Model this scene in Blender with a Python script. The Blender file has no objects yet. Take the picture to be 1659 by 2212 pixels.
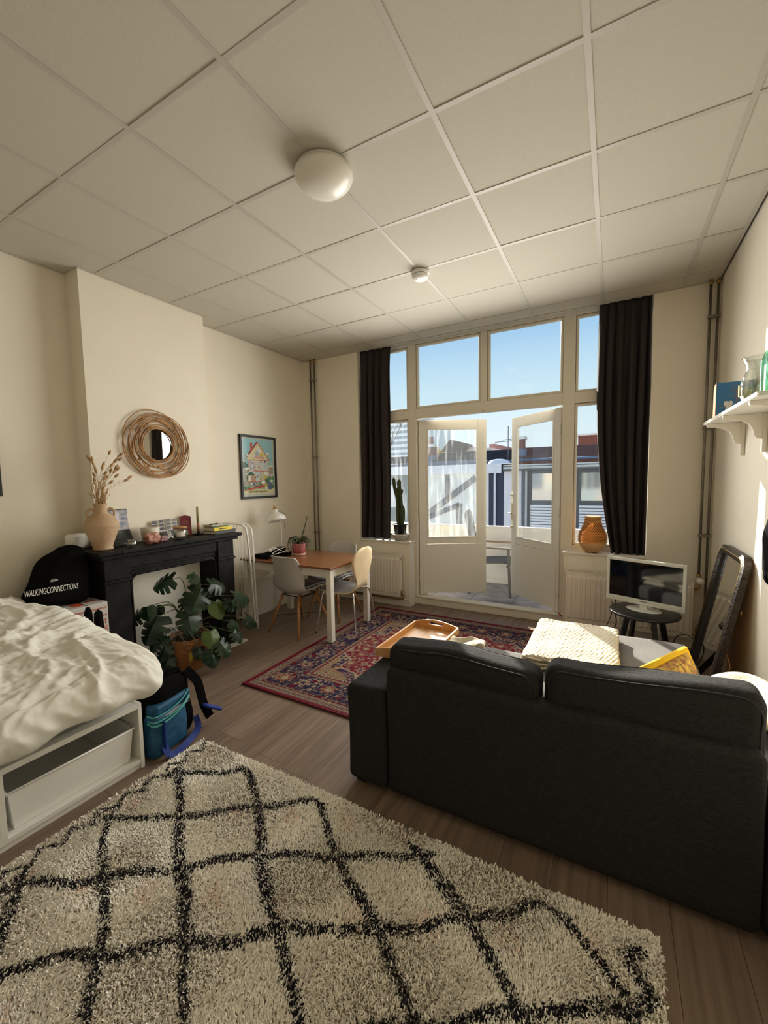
import bpy, math, random
import numpy as np
from mathutils import Vector, Matrix, noise
noise.seed_set(12); random.seed(7); rng = np.random.default_rng(7)
S = bpy.context.scene
COL = S.collection
R = math.radians
PI = math.pi
# ------------------------------------------------------------------ camera
cam = bpy.data.cameras.new('camera'); camo = bpy.data.objects.new('camera', cam); COL.objects.link(camo)
yaw, pitch, roll, EYE = -.5071, -.0776, -.0171, 1.532
cyw, syw, cp, sp, cr, sr = math.cos(yaw), math.sin(yaw), math.cos(pitch), math.sin(pitch), math.cos(roll), math.sin(roll)
fwd = Vector((syw*cp, cyw*cp, sp)); r0 = Vector((cyw, -syw, 0)); u0 = r0.cross(fwd)
rv = r0*cr+u0*sr; uv = -r0*sr+u0*cr
camo.matrix_world = Matrix(((rv.x, uv.x, -fwd.x, 0), (rv.y, uv.y, -fwd.y, 0), (rv.z, uv.z, -fwd.z, EYE), (0, 0, 0, 1)))
cam.sensor_fit = 'VERTICAL'; cam.sensor_height = 24; cam.lens = 24*888.85/2212; cam.clip_start = .02; cam.clip_end = 400
S.camera = camo
# ------------------------------------------------------------------ sky
w = bpy.data.worlds.new('sky'); S.world = w; w.use_nodes = True
nt = w.node_tree; bg = nt.nodes['Background']
tc = nt.nodes.new('ShaderNodeTexCoord'); sx = nt.nodes.new('ShaderNodeSeparateXYZ'); rp = nt.nodes.new('ShaderNodeValToRGB')
nt.links.new(tc.outputs['Generated'], sx.inputs[0]); nt.links.new(sx.outputs[2], rp.inputs[0]); nt.links.new(rp.outputs[0], bg.inputs[0])
cr_ = rp.color_ramp
cr_.elements[0].position = 0; cr_.elements[0].color = (.86, .95, 1, 1)
cr_.elements[1].position = 1; cr_.elements[1].color = (.28, .44, .70, 1)
for p_, c_ in ((.10, (.80, .94, 1)), (.20, (.66, .88, 1)), (.34, (.36, .62, .92)), (.6, (.34, .54, .84))):
    e = cr_.elements.new(p_); e.color = (*c_, 1)
bg.inputs[1].default_value = 1.1
# ------------------------------------------------------------------ sun and window daylight
def lamp(kind, name, energy, col, mat, **k):
    l = bpy.data.lights.new(name, kind); l.energy = energy; l.color = col
    for a, b in k.items(): setattr(l, a, b)
    o = bpy.data.objects.new(name, l); COL.objects.link(o); o.matrix_world = mat; return o
sund = Vector((-.512, .768, .385)).normalized()
lamp('SUN', 'sun', 17, (1, .93, .80), sund.to_track_quat('Z', 'Y').to_matrix().to_4x4(), angle=R(.53))
lamp('AREA', 'window_daylight', 80, (1, .955, .87), Matrix.Translation((-1.25, 4.36, 1.75)) @ Matrix.Rotation(R(-90), 4, 'X'), shape='RECTANGLE', size=2.2, size_y=1.7, spread=R(150))
S.view_settings.view_transform = 'Standard'; S.view_settings.look = 'None'; S.view_settings.exposure = -.13; S.view_settings.gamma = 1
S.view_settings.use_curve_mapping = False
S.cycles.max_bounces = 10; S.cycles.diffuse_bounces = 6; S.cycles.glossy_bounces = 4; S.cycles.transmission_bounces = 8; S.cycles.transparent_max_bounces = 16
S.cycles.sample_clamp_indirect = 6; S.cycles.caustics_reflective = False; S.cycles.caustics_refractive = False

# ------------------------------------------------------------------ materials
def node(nt, t, **k):
    n = nt.nodes.new(t)
    for a, b in k.items():
        if a.startswith('i_'):
            key = a[2:]; n.inputs[int(key) if key.isdigit() else key].default_value = b
        else: setattr(n, a, b)
    return n
def mat(name, col, rough=.6, metal=0, var=.0, vscale=8, bump=0, bscale=60, stretch=None, col2=None, spec=.5, rand=0, trans=0, coat=0, emit=0, sub=0, wave=None, attr=None, ior=1.45, det=4):
    m = bpy.data.materials.new(name); m.use_nodes = True; nt = m.node_tree; b = nt.nodes['Principled BSDF']
    L = nt.links.new
    b.inputs['Base Color'].default_value = (*col, 1); b.inputs['Roughness'].default_value = rough; b.inputs['Metallic'].default_value = metal
    b.inputs['Specular IOR Level'].default_value = spec; b.inputs['Transmission Weight'].default_value = trans; b.inputs['Coat Weight'].default_value = coat
    b.inputs['IOR'].default_value = ior
    tcn = node(nt, 'ShaderNodeTexCoord'); src = tcn.outputs['Object']
    if stretch:
        mp = node(nt, 'ShaderNodeMapping'); mp.inputs['Scale'].default_value = stretch; L(src, mp.inputs[0]); src = mp.outputs[0]
        if rand:
            oi = node(nt, 'ShaderNodeObjectInfo'); ml = node(nt, 'ShaderNodeMath', operation='MULTIPLY', i_1=37.0); L(oi.outputs['Random'], ml.inputs[0]); cb = node(nt, 'ShaderNodeCombineXYZ')
            L(ml.outputs[0], cb.inputs[0]); L(ml.outputs[0], cb.inputs[1]); va = node(nt, 'ShaderNodeVectorMath', operation='ADD'); L(src, va.inputs[0]); L(cb.outputs[0], va.inputs[1]); src = va.outputs[0]
    cur = None
    if attr:
        at = node(nt, 'ShaderNodeAttribute', attribute_name=attr); cur = at.outputs['Color']
    if var or col2:
        ns = node(nt, 'ShaderNodeTexNoise', i_Scale=vscale, i_Detail=det); L(src, ns.inputs['Vector'])
        mx = node(nt, 'ShaderNodeMix', data_type='RGBA')
        c2 = col2 or tuple(max(0, c*(1-var)) for c in col)
        mx.inputs[6].default_value = (*col, 1); mx.inputs[7].default_value = (*c2, 1)
        rg = node(nt, 'ShaderNodeMapRange', i_1=.35, i_2=.65); L(ns.outputs[0], rg.inputs[0]); L(rg.outputs[0], mx.inputs[0])
        if cur is not None:
            m2 = node(nt, 'ShaderNodeMix', data_type='RGBA', blend_type='MULTIPLY'); m2.inputs[0].default_value = 1; L(cur, m2.inputs[6]); L(mx.outputs[2], m2.inputs[7]); cur = m2.outputs[2]
        else: cur = mx.outputs[2]
    if rand:
        oi2 = node(nt, 'ShaderNodeObjectInfo'); mr = node(nt, 'ShaderNodeMapRange', i_3=1-rand, i_4=1+rand); L(oi2.outputs['Random'], mr.inputs[0])
        vm = node(nt, 'ShaderNodeVectorMath', operation='SCALE')
        if cur is not None: L(cur, vm.inputs[0])
        else: vm.inputs[0].default_value = col
        L(mr.outputs[0], vm.inputs['Scale']); cur = vm.outputs[0]
    if cur is not None: L(cur, b.inputs['Base Color'])
    if bump:
        if wave:
            nb = node(nt, 'ShaderNodeTexWave', i_Scale=bscale, wave_type='BANDS', bands_direction=wave); nb.inputs['Distortion'].default_value = 2
        else: nb = node(nt, 'ShaderNodeTexNoise', i_Scale=bscale, i_Detail=3)
        L(src, nb.inputs['Vector']); bp = node(nt, 'ShaderNodeBump', i_Strength=bump, i_Distance=.01); L(nb.outputs[0], bp.inputs['Height']); L(bp.outputs[0], b.inputs['Normal'])
    if emit: b.inputs['Emission Color'].default_value = (*col, 1); b.inputs['Emission Strength'].default_value = emit
    if sub:  # thin translucent sheet (leaves, lampshade strips, curtain cloth)
        tr = node(nt, 'ShaderNodeBsdfTranslucent'); ms = node(nt, 'ShaderNodeMixShader'); ms.inputs[0].default_value = sub
        if cur is not None: L(cur, tr.inputs[0])
        else: tr.inputs[0].default_value = (*col, 1)
        L(b.outputs[0], ms.inputs[1]); L(tr.outputs[0], ms.inputs[2]); L(ms.outputs[0], nt.nodes['Material Output'].inputs[0])
    return m
def glass(name, tint=(1, 1, 1), refl=.08, dirt=0, rough=0, pw=4.0):
    m = bpy.data.materials.new(name); m.use_nodes = True; nt = m.node_tree; nt.nodes.remove(nt.nodes['Principled BSDF']); L = nt.links.new
    t = node(nt, 'ShaderNodeBsdfTransparent'); t.inputs[0].default_value = (*tint, 1); g = node(nt, 'ShaderNodeBsdfGlossy', i_Roughness=rough); lw = node(nt, 'ShaderNodeLayerWeight', i_Blend=.5); pw5 = node(nt, 'ShaderNodeMath', operation='POWER', i_1=pw); L(lw.outputs['Facing'], pw5.inputs[0]); fr = node(nt, 'ShaderNodeMapRange', i_3=refl*.35, i_4=.85); L(pw5.outputs[0], fr.inputs[0])
    ms = node(nt, 'ShaderNodeMixShader'); L(fr.outputs[0], ms.inputs[0]); L(t.outputs[0], ms.inputs[1]); L(g.outputs[0], ms.inputs[2]); out = ms.outputs[0]
    if dirt:
        tcn = node(nt, 'ShaderNodeTexCoord'); mp = node(nt, 'ShaderNodeMapping'); mp.inputs['Scale'].default_value = (22, 22, 2.2); mp.inputs['Rotation'].default_value = (0, .5, 0); L(tcn.outputs['Object'], mp.inputs[0])
        ns = node(nt, 'ShaderNodeTexNoise', i_Scale=1.0, i_Detail=8); L(mp.outputs[0], ns.inputs[0]); mr = node(nt, 'ShaderNodeMapRange', i_1=.5, i_2=.8, i_3=.02, i_4=dirt); L(ns.outputs[0], mr.inputs[0])
        tl = node(nt, 'ShaderNodeBsdfTranslucent'); tl.inputs[0].default_value = (.9, .93, .95, 1); m2 = node(nt, 'ShaderNodeMixShader'); L(mr.outputs[0], m2.inputs[0]); L(out, m2.inputs[1]); L(tl.outputs[0], m2.inputs[2]); out = m2.outputs[0]
    L(out, nt.nodes['Material Output'].inputs[0]); return m
M = dict(
 wall=mat('wall_paint', (.83, .775, .655), .85, bump=.12, bscale=90, var=.03, vscale=3),
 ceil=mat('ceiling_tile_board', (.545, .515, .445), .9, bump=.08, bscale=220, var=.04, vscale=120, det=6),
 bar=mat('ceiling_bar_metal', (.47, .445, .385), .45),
 void=mat('dark_void', (.03, .028, .025), .9),
 paint=mat('cream_gloss_paint', (.76, .71, .60), .38, bump=.05, bscale=30, var=.04, vscale=5),
 paintw=mat('white_gloss_paint', (.82, .78, .69), .35),
 white=mat('white_lacquer', (.80, .79, .74), .35),
 whitep=mat('white_plastic', (.84, .83, .80), .3),
 rad=mat('radiator_enamel', (.80, .74, .64), .35),
 floorp=mat('laminate_plank', (.255, .182, .132), .45, col2=(.165, .115, .082), vscale=1.0, stretch=(34, 1.5, 5), rand=.07, bump=.06, bscale=3, det=9),
 under=mat('floor_underlay', (.05, .04, .03), .9),
 black=mat('black_fireplace_paint', (.006, .006, .0065), .55, vscale=9, bump=.15, bscale=25, col2=(.015, .0135, .013), spec=.18),
 blackc=mat('black_cloth', (.006, .006, .0065), 1, spec=.05),
 blackp=mat('black_plastic', (.012, .012, .013), .4),
 curt=mat('brown_curtain_cloth', (.032, .023, .022), .85, bump=.1, bscale=300, sub=.06),
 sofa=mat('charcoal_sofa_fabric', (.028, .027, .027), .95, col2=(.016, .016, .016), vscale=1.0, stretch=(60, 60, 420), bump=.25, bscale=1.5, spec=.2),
 sofa_lit=mat('charcoal_fabric_lit', (.19, .18, .17), .9, col2=(.13, .125, .12), vscale=1.0, stretch=(420, 60, 60), bump=.25, bscale=1.5, spec=.2),  # same sofa fabric with sunlight put into its colour, for seat and chaise
 pipe_=mat('sofa_piping', (.012, .012, .013), .8),
 duvet=mat('duvet_cotton', (.84, .82, .75), .9, bump=.12, bscale=35, spec=.15),
 mattress=mat('mattress_ticking', (.30, .31, .28), .9),
 blanket=mat('cream_knit_blanket', (.66, .60, .48), .95, bump=.5, bscale=70, spec=.1),
 rugw=mat('shag_rug_backing', (.30, .26, .20), .95),
 strand=mat('shag_yarn', (1, 1, 1), .95, attr='Col', spec=.1),
 persian=mat('woven_wool_pattern', (1, 1, 1), .95, attr='Col', bump=.3, bscale=350, spec=.1),
 tabletop=mat('brown_stained_table_top', (.26, .098, .035), .3, col2=(.16, .06, .02), vscale=1.0, stretch=(3, 30, 30), coat=.15),
 wood=mat('beech_leg_wood', (.52, .26, .10), .45, col2=(.40, .19, .07), vscale=3, stretch=(8, 8, 1)),
 woodp=mat('pine_tray_wood', (.66, .36, .13), .45, col2=(.55, .28, .09), vscale=1, stretch=(30, 3, 30)),
 veneer=mat('pale_birch_veneer', (.74, .60, .38), .45, col2=(.70, .55, .33), vscale=1, stretch=(30, 30, 3)),
 shell=mat('grey_plastic_shell', (.50, .48, .45), .4),
 greypad=mat('grey_seat_cushion', (.33, .31, .30), .8, bump=.1, bscale=300),
 chrome=mat('polished_steel', (.75, .74, .72), .18, 1),
 steel=mat('dull_grey_pipe', (.30, .27, .235), .42, .75, var=.3, vscale=20),
 brass=mat('brass_fitting', (.45, .28, .10), .4, .8),
 terra=mat('terracotta_clay', (.53, .40, .265), .9, col2=(.50, .31, .18), vscale=7, bump=.35, bscale=40),
 dried=mat('dried_grass', (.45, .28, .14), .9, rand=.25),
 stemd=mat('dried_stem', (.50, .36, .19), .9),
 rattan=mat('rattan_cane', (.46, .25, .095), .5, col2=(.30, .15, .055), vscale=14),
 bamboo=mat('bamboo_strip', (.78, .36, .09), .4, sub=.12),
 bamboob=mat('pale_bamboo_bowl', (.66, .42, .20), .5, col2=(.56, .33, .14), vscale=1, stretch=(2, 2, 70)),
 mirror=mat('mirror_glass', (.9, .9, .9), .01, 1),
 leaf=mat('monstera_leaf', (.020, .050, .022), .32, col2=(.011, .030, .014), vscale=12, rand=.3, sub=.12),
 leafl=mat('light_green_leaf', (.10, .16, .035), .4, sub=.25),
 stem=mat('green_stem', (.10, .13, .045), .5),
 aloe=mat('aloe_green', (.055, .09, .04), .45, col2=(.09, .06, .03), vscale=6),
 cactus=mat('cactus_green', (.055, .075, .022), .5, col2=(.035, .05, .012), vscale=20),
 spine=mat('cactus_spine', (.75, .68, .5), .6),
 soil=mat('potting_soil', (.02, .014, .01), .95, bump=.6, bscale=120),
 seagrass=mat('woven_seagrass', (.36, .15, .045), .6, col2=(.18, .07, .02), vscale=1, stretch=(40, 40, 40)),
 yellowtag=mat('yellow_tag', (.55, .42, .05), .5),
 pink=mat('pink_glazed_pot', (.62, .20, .22), .3, coat=.3),
 pinkb=mat('unglazed_pot_foot', (.70, .42, .33), .6),
 potw=mat('off_white_pot', (.62, .58, .50), .6),
 potd=mat('grey_pot_pattern', (.22, .20, .18), .7),
 tvblack=mat('black_screen', (.004, .004, .004), .06, spec=.8),
 tvw=mat('white_tv_frame', (.74, .76, .72), .25, coat=.3),
 tabblack=mat('black_wood_table', (.016, .015, .015), .32),
 goldfr=mat('aged_dark_gilt', (.045, .030, .018), .4, .3, col2=(.02, .014, .010), vscale=30, bump=.5, bscale=60),
 gold=mat('gold_line', (.65, .45, .16), .35, .6),
 blueb=mat('blue_box_print', (.02, .14, .32), .35),
 redb=mat('coral_box_side', (.75, .20, .10), .4),
 pagew=mat('white_paper', (.74, .72, .66), .7),
 grn=mat('green_cover', (.03, .09, .055), .5),
 yel=mat('yellow_cover', (.80, .62, .01), .45),
 ink=mat('black_ink', (.01, .01, .01), .6),
 maroon=mat('maroon_cloth', (.16, .012, .02), .7),
 gilt=mat('gilt_print', (.42, .26, .12), .5),
 quartz=mat('pink_quartz', (.62, .33, .25), .35, col2=(.45, .2, .16), vscale=20, bump=.4, bscale=25, sub=.2),
 ameth=mat('purple_stone', (.25, .10, .13), .35, col2=(.40, .25, .25), vscale=25, bump=.4, bscale=25),
 wax=mat('green_wax', (.30, .30, .13), .5), wax2=mat('rust_wax', (.36, .15, .06), .5),
 clear=glass('clear_glass', (.95, .965, .95), refl=.4, pw=2.2), pane=glass('window_pane', (.97, .985, .985)), dirty=glass('dusty_window_pane', (.95, .97, .97), dirt=.13),
 greeng=glass('green_bottle_glass', (.38, .74, .60), refl=.4, rough=.05, pw=2.0),
 yellowf=mat('yellow_cushion_cloth', (.80, .48, .01), .85), patch=mat('patterned_cushion_face', (.68, .46, .08), .85, col2=(.30, .12, .06), vscale=30, det=2, bump=.3, bscale=60),
 cardb=mat('white_moving_box', (.62, .59, .55), .7), redink=mat('red_print', (.62, .09, .03), .6), whiteink=mat('white_print', (.72, .70, .66), .7),
 bluebag=mat('blue_nylon', (.012, .10, .20), .6, col2=(.006, .05, .12), vscale=30), bluestrap=mat('cobalt_strap', (.008, .03, .22), .7), teal=mat('teal_piping', (.08, .36, .33), .6), greyl=mat('grey_lining', (.35, .36, .42), .8),
 # outside
 paver=mat('balcony_paver', (.27, .24, .235), .85, col2=(.18, .16, .16), vscale=7, rand=.15, bump=.3, bscale=40), para=mat('parapet_render', (.62, .61, .59), .85, bump=.3, bscale=60, var=.08, vscale=5),
 rend=mat('pale_render', (.88, .84, .77), .9, var=.10, vscale=1.5), lilac=mat('lilac_render', (.86, .79, .79), .9, var=.08, vscale=2), dwall=mat('dark_slate_wall', (.055, .057, .085), .8), swall=mat('slate_green_wall', (.22, .25, .26), .8, var=.3, vscale=2),
 flash=mat('dark_flashing', (.13, .14, .17), .7, var=.3, vscale=6), fascia=mat('white_fascia', (.85, .82, .85), .7, var=.1, vscale=3), tiled=mat('dark_roof_tile', (.035, .035, .045), .7, var=.4, vscale=4), tiler=mat('red_roof_tile', (.17, .075, .065), .7, var=.4, vscale=4),
 brick=mat('red_brick_wall', (.25, .085, .06), .85, var=.35, vscale=8), slatc=mat('grey_slat', (.86, .80, .79), .7), wfr=mat('dark_grey_frame', (.11, .105, .10), .6), farg=mat('reflective_far_glass', (.35, .40, .40), .08, .5, col2=(.48, .42, .38), vscale=1.2), lead=mat('lead_blue', (.12, .16, .25), .6),
 tower=mat('tower_concrete', (.42, .50, .55), .8), towerw=mat('tower_white_band', (.85, .88, .90), .7), bark=mat('bare_twigs', (.16, .14, .12), .9), yleaf=mat('yellow_leaves', (.50, .42, .06), .8), ground=mat('street_ground', (.60, .56, .50), .9),
)
M['wallprint'] = mat('poster_print_base', (.60, .56, .47), .6)

# ------------------------------------------------------------------ mesh builder
class MB:
    def __init__(s): s.v = []; s.f = []; s.m = []; s.s = []; s.c = None
    def add(s, vs, fs, m=0, sm=False):
        b = len(s.v); s.v.extend([tuple(p) for p in vs]); s.f.extend([tuple(i+b for i in f) for f in fs]); s.m.extend([m]*len(fs)); s.s.extend([sm]*len(fs)); return s
    def box(s, x0, x1, y0, y1, z0, z1, m=0):
        return s.add([(x0,y0,z0),(x1,y0,z0),(x1,y1,z0),(x0,y1,z0),(x0,y0,z1),(x1,y0,z1),(x1,y1,z1),(x0,y1,z1)], [(0,3,2,1),(4,5,6,7),(0,1,5,4),(1,2,6,5),(2,3,7,6),(3,0,4,7)], m)
    def obox(s, c, h, ax, m=0):  # centre, half sizes, three axes
        X, Y, Z = [Vector(a) for a in ax]; c = Vector(c); P = []
        for z in (-1, 1):
            for x, y in ((-1,-1),(1,-1),(1,1),(-1,1)): P.append(c+X*(x*h[0])+Y*(y*h[1])+Z*(z*h[2]))
        return s.add(P, [(0,3,2,1),(4,5,6,7),(0,1,5,4),(1,2,6,5),(2,3,7,6),(3,0,4,7)], m)
    def bar(s, a, b, w, h, m=0, up=(0,0,1)):
        a = Vector(a); b = Vector(b); Z = (b-a); L = Z.length; Z.normalize(); X = Vector(up).cross(Z)
        if X.length < 1e-3: X = Vector((1,0,0)).cross(Z)
        X.normalize(); Y = Z.cross(X); return s.obox((a+b)/2, (w/2, h/2, L/2), (X, Y, Z), m)
    def tube(s, pts, r, n=8, m=0, closed=False, caps=True):
        pts = [Vector(p) for p in pts]; k = len(pts); rs = r if isinstance(r, (list, tuple)) else [r]*k
        vs = []; prev = None
        for i, p in enumerate(pts):
            if closed: t = pts[(i+1) % k]-pts[i-1]
            else: t = pts[min(i+1, k-1)]-pts[max(i-1, 0)]
            t.normalize()
            if prev is None: a = t.orthogonal().normalized()
            else:
                a = prev-t*prev.dot(t)
                a = a.normalized() if a.length > 1e-6 else t.orthogonal().normalized()
            prev = a; b = t.cross(a)
            for j in range(n):
                q = 2*PI*j/n; vs.append(p+(a*math.cos(q)+b*math.sin(q))*rs[i])
        fs = []
        for i in range(k if closed else k-1):
            i2 = (i+1) % k
            for j in range(n): fs.append((i*n+j, i*n+(j+1) % n, i2*n+(j+1) % n, i2*n+j))
        s.add(vs, fs, m, True)
        if caps and not closed: b = len(s.v)-len(vs); s.f += [tuple(b+j for j in range(n))[::-1], tuple(b+(k-1)*n+j for j in range(n))]; s.m += [m, m]; s.s += [False, False]
        return s
    def lathe(s, prof, n=28, c=(0,0,0), m=0, ax=None, sm=True):
        X, Y, Z = [Vector(a) for a in (ax or ((1,0,0),(0,1,0),(0,0,1)))]; c = Vector(c); vs = []; fs = []
        for r, z in prof:
            for j in range(n): q = 2*PI*j/n; vs.append(c+X*(r*math.cos(q))+Y*(r*math.sin(q))+Z*z)
        for i in range(len(prof)-1):
            for j in range(n): fs.append((i*n+j, i*n+(j+1) % n, (i+1)*n+(j+1) % n, (i+1)*n+j))
        if prof[0][0] > 1e-4: fs.append(tuple(range(n))[::-1])
        if prof[-1][0] > 1e-4: k = len(prof)-1; fs.append(tuple(k*n+j for j in range(n)))
        return s.add(vs, fs, m, sm)
    def prism(s, pts, o, X, Y, N, t, m=0):  # 2-D outline extruded by t along N
        o, X, Y, N = Vector(o), Vector(X), Vector(Y), Vector(N); k = len(pts)
        vs = [o+X*a+Y*b for a, b in pts]+[o+X*a+Y*b+N*t for a, b in pts]
        return s.add(vs, [tuple(range(k))[::-1], tuple(range(k, 2*k))]+[(i, (i+1) % k, k+(i+1) % k, k+i) for i in range(k)], m)
    def build(s, name, mats, parent=None, local=False, smooth=None, bevel=0, bseg=2, subsurf=0, solid=0, kind=None, label=None):
        o = link(name, s.mesh(name, mats, (Vector((0,0,0)) if local or parent is None else rootloc(parent)), smooth), parent)
        if solid: md = o.modifiers.new('s', 'SOLIDIFY'); md.thickness = solid; md.offset = 0
        if bevel: md = o.modifiers.new('b', 'BEVEL'); md.width = bevel; md.segments = bseg; md.limit_method = 'ANGLE'; md.angle_limit = R(40)
        if subsurf: md = o.modifiers.new('u', 'SUBSURF'); md.levels = md.render_levels = subsurf
        if kind: o['kind'] = kind
        if label: o['label'] = label
        return o
    def mesh(s, name, mats, off=Vector((0,0,0)), smooth=None):
        me = bpy.data.meshes.new(name); me.from_pydata([(p[0]-off[0], p[1]-off[1], p[2]-off[2]) for p in s.v], [], s.f)
        for m in (mats if isinstance(mats, (list, tuple)) else [mats]): me.materials.append(M[m] if isinstance(m, str) else m)
        me.polygons.foreach_set('material_index', s.m); me.polygons.foreach_set('use_smooth', [bool(smooth) if smooth is not None else x for x in s.s]); me.update(); return me
def rootloc(p):
    while p.parent: p = p.parent
    return p.location
def link(name, me, parent=None):
    o = bpy.data.objects.new(name, me); COL.objects.link(o); o.parent = parent; return o
def tag(o, label, cat, group=None, kind=None):
    o['label'] = label; o['category'] = cat
    if group: o['group'] = group
    if kind: o['kind'] = kind
    return o
def thing(name, loc, label, cat, rz=0, group=None, kind=None):
    o = bpy.data.objects.new(name, None); COL.objects.link(o); o.location = loc; o.rotation_euler = (0, 0, rz); o.empty_display_size = .1
    return tag(o, label, cat, group, kind)
def copy_tree(o, parent=None):
    c = o.copy(); COL.objects.link(c); c.parent = parent
    for ch in list(o.children): copy_tree(ch, c)
    return c
def npmesh(name, V, F, mats, parent=None, smooth=True, cols=None, off=None):
    me = bpy.data.meshes.new(name); V = np.asarray(V, np.float32)
    o_ = np.array(off if off is not None else (rootloc(parent) if parent else (0,0,0)), np.float32); V = V-o_; F = np.asarray(F, np.int32)
    me.vertices.add(len(V)); me.vertices.foreach_set('co', V.ravel()); n = F.shape[1]
    me.loops.add(F.size); me.loops.foreach_set('vertex_index', F.ravel()); me.polygons.add(len(F)); me.polygons.foreach_set('loop_start', np.arange(0, F.size, n, dtype=np.int32))
    me.polygons.foreach_set('use_smooth', np.full(len(F), smooth)); me.update(calc_edges=True); me.validate()
    for m in (mats if isinstance(mats, (list, tuple)) else [mats]): me.materials.append(M[m])
    if cols is not None:
        a = me.color_attributes.new('Col', 'FLOAT_COLOR', 'POINT'); C4 = np.ones((len(V), 4), np.float32); C4[:, :3] = cols; a.data.foreach_set('color', C4.ravel())
    return link(name, me, parent)
def softbox(h, r, n, fn=None):  # rounded box, half sizes h, corner radius r, n cells on the longest side
    h = np.array(h, float); L = h.max(); c = [max(3, int(round(n*a/L))) for a in h]; V = []; F = []
    for ax in range(3):
        a, b = [(1, 2), (2, 0), (0, 1)][ax]
        for sgn in (-1, 1):
            u = np.linspace(-1, 1, c[a]+1); v = np.linspace(-1, 1, c[b]+1); U, W = np.meshgrid(u, v, indexing='ij'); P = np.zeros(U.shape+(3,)); P[..., a] = U*h[a]; P[..., b] = W*h[b]; P[..., ax] = sgn*h[ax]
            base = sum(len(x) for x in V); V.append(P.reshape(-1, 3)); k = c[b]+1
            i, j = np.meshgrid(np.arange(c[a]), np.arange(c[b]), indexing='ij'); q = (base+i*k+j).ravel(); f = np.stack([q, q+k, q+k+1, q+1], 1); F.append(f if sgn > 0 else f[:, ::-1])
    V = np.concatenate(V); F = np.concatenate(F); key = np.round(V, 5); _, idx, inv = np.unique(key, axis=0, return_index=True, return_inverse=True); V = V[idx]; F = inv.ravel()[F]
    rr = np.minimum(r, h*.999); q = np.clip(V, -(h-rr), h-rr); d = V-q; ln = np.linalg.norm(d/rr, axis=1, keepdims=True); mx = np.abs(d/rr).max(1, keepdims=True); V = q+np.where(ln > 1e-9, d*(mx/np.maximum(ln, 1e-9)), 0)
    if fn: V = fn(V)
    return V, F
def nz(p, s=1.0, o=0.0): return noise.noise(Vector((p[0]*s+o, p[1]*s-o, p[2]*s+o*.5)))
def text(body, size, origin, X, Y, parent, m, local=False, name='lettering', align='LEFT', sx=1.0, ex=.0004, shear=0):
    cu = bpy.data.curves.new(name, 'FONT'); cu.body = body; cu.size = size; cu.align_x = align; cu.extrude = ex; cu.materials.append(M[m]); cu.shear = shear; cu.resolution_u = 3
    tmp = bpy.data.objects.new('tmp', cu); me = bpy.data.meshes.new_from_object(tmp); bpy.data.objects.remove(tmp); o = bpy.data.objects.new(name, me); COL.objects.link(o); o.parent = parent; X = Vector(X).normalized(); Y = Vector(Y).normalized(); N = X.cross(Y); p = Vector(origin)-(Vector((0,0,0)) if local else rootloc(parent))
    o.matrix_local = Matrix(((X.x*sx, Y.x, N.x, p.x), (X.y*sx, Y.y, N.y, p.y), (X.z*sx, Y.z, N.z, p.z), (0, 0, 0, 1))); return o
def arc(c, r, a0, a1, n, X=(1,0,0), Y=(0,0,1)):
    c, X, Y = Vector(c), Vector(X), Vector(Y); return [c+X*(r*math.cos(a0+(a1-a0)*i/n))+Y*(r*math.sin(a0+(a1-a0)*i/n)) for i in range(n+1)]
def spline(pts, n=8):
    P = [Vector(p) for p in pts]; P = [P[0]*2-P[1]]+P+[P[-1]*2-P[-2]]; out = []
    for i in range(1, len(P)-2):
        for k in range(n):
            t = k/n; out.append(.5*((2*P[i])+(-P[i-1]+P[i+1])*t+(2*P[i-1]-5*P[i]+4*P[i+1]-P[i+2])*t*t+(-P[i-1]+3*P[i]-3*P[i+1]+P[i+2])*t**3))
    return out+[P[-2]]

# ================================================================== ROOM SHELL
XL, XR, YW, YB, ZC, ZT = -3.63, .739, 4.40, -2.2, 3.106, 3.34
def struct(name, mb, m, label, cat, **k):
    o = mb.build(name, m, None, **k); tag(o, label, cat, kind='structure'); return o
CHY0, CHY1, CHX = 1.66, 2.71, -3.44
struct('wall_left', MB().box(XL-.15, XL, YB-.15, YW+.35, -.06, ZT), 'wall', 'long cream wall behind the bed and table', 'wall')
struct('wall_chimney_breast', MB().box(XL, CHX, CHY0, CHY1, 0, ZT), 'wall', 'cream chimney breast standing proud behind the black mantel', 'wall')
struct('wall_right', MB().box(XR, XR+.15, YB-.15, YW+.35, -.06, ZT), 'wall', 'cream side wall lit by sun behind the leaning mirror', 'wall')
struct('wall_back', MB().box(XL, XR, YB-.15, YB, -.06, ZT), 'wall', 'cream wall at the far end of the room, opposite the windows', 'wall')
wf = MB().box(XL, -2.79, YW, YW+.35, -.06, ZT).box(-2.79, -2.10, YW, YW+.35, -.06, .775).box(-.41, .28, YW, YW+.35, -.06, .775).box(.28, XR, YW, YW+.35, -.06, ZT).box(-2.79, .28, YW, YW+.35, 3.21, ZT)
struct('wall_front', wf, 'wall', 'cream window wall around the balcony doors', 'wall')
# floor: planks along the room
fl = struct('floor', MB().box(XL-.1, XR+.1, YB-.1, YW+.34, -.06, -.0085), 'under', 'grey brown laminate floor of long planks', 'floor')
pw, pl = .192, 1.29; x = XL; k = 0
while x < XR:
    x1 = min(x+pw, XR); y = YB-random.random()*pl
    while y < 4.56:
        a, b = max(y, YB), min(y+pl, 4.56 if (x > -2.1 and x1 < -.41) else YW)
        if b > a+.02: MB().box(x+.0007, x1-.0007, a+.0007, b-.0007, -.0085, 0).build('plank', 'floorp', fl)
        y += pl
    x += pw
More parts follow.
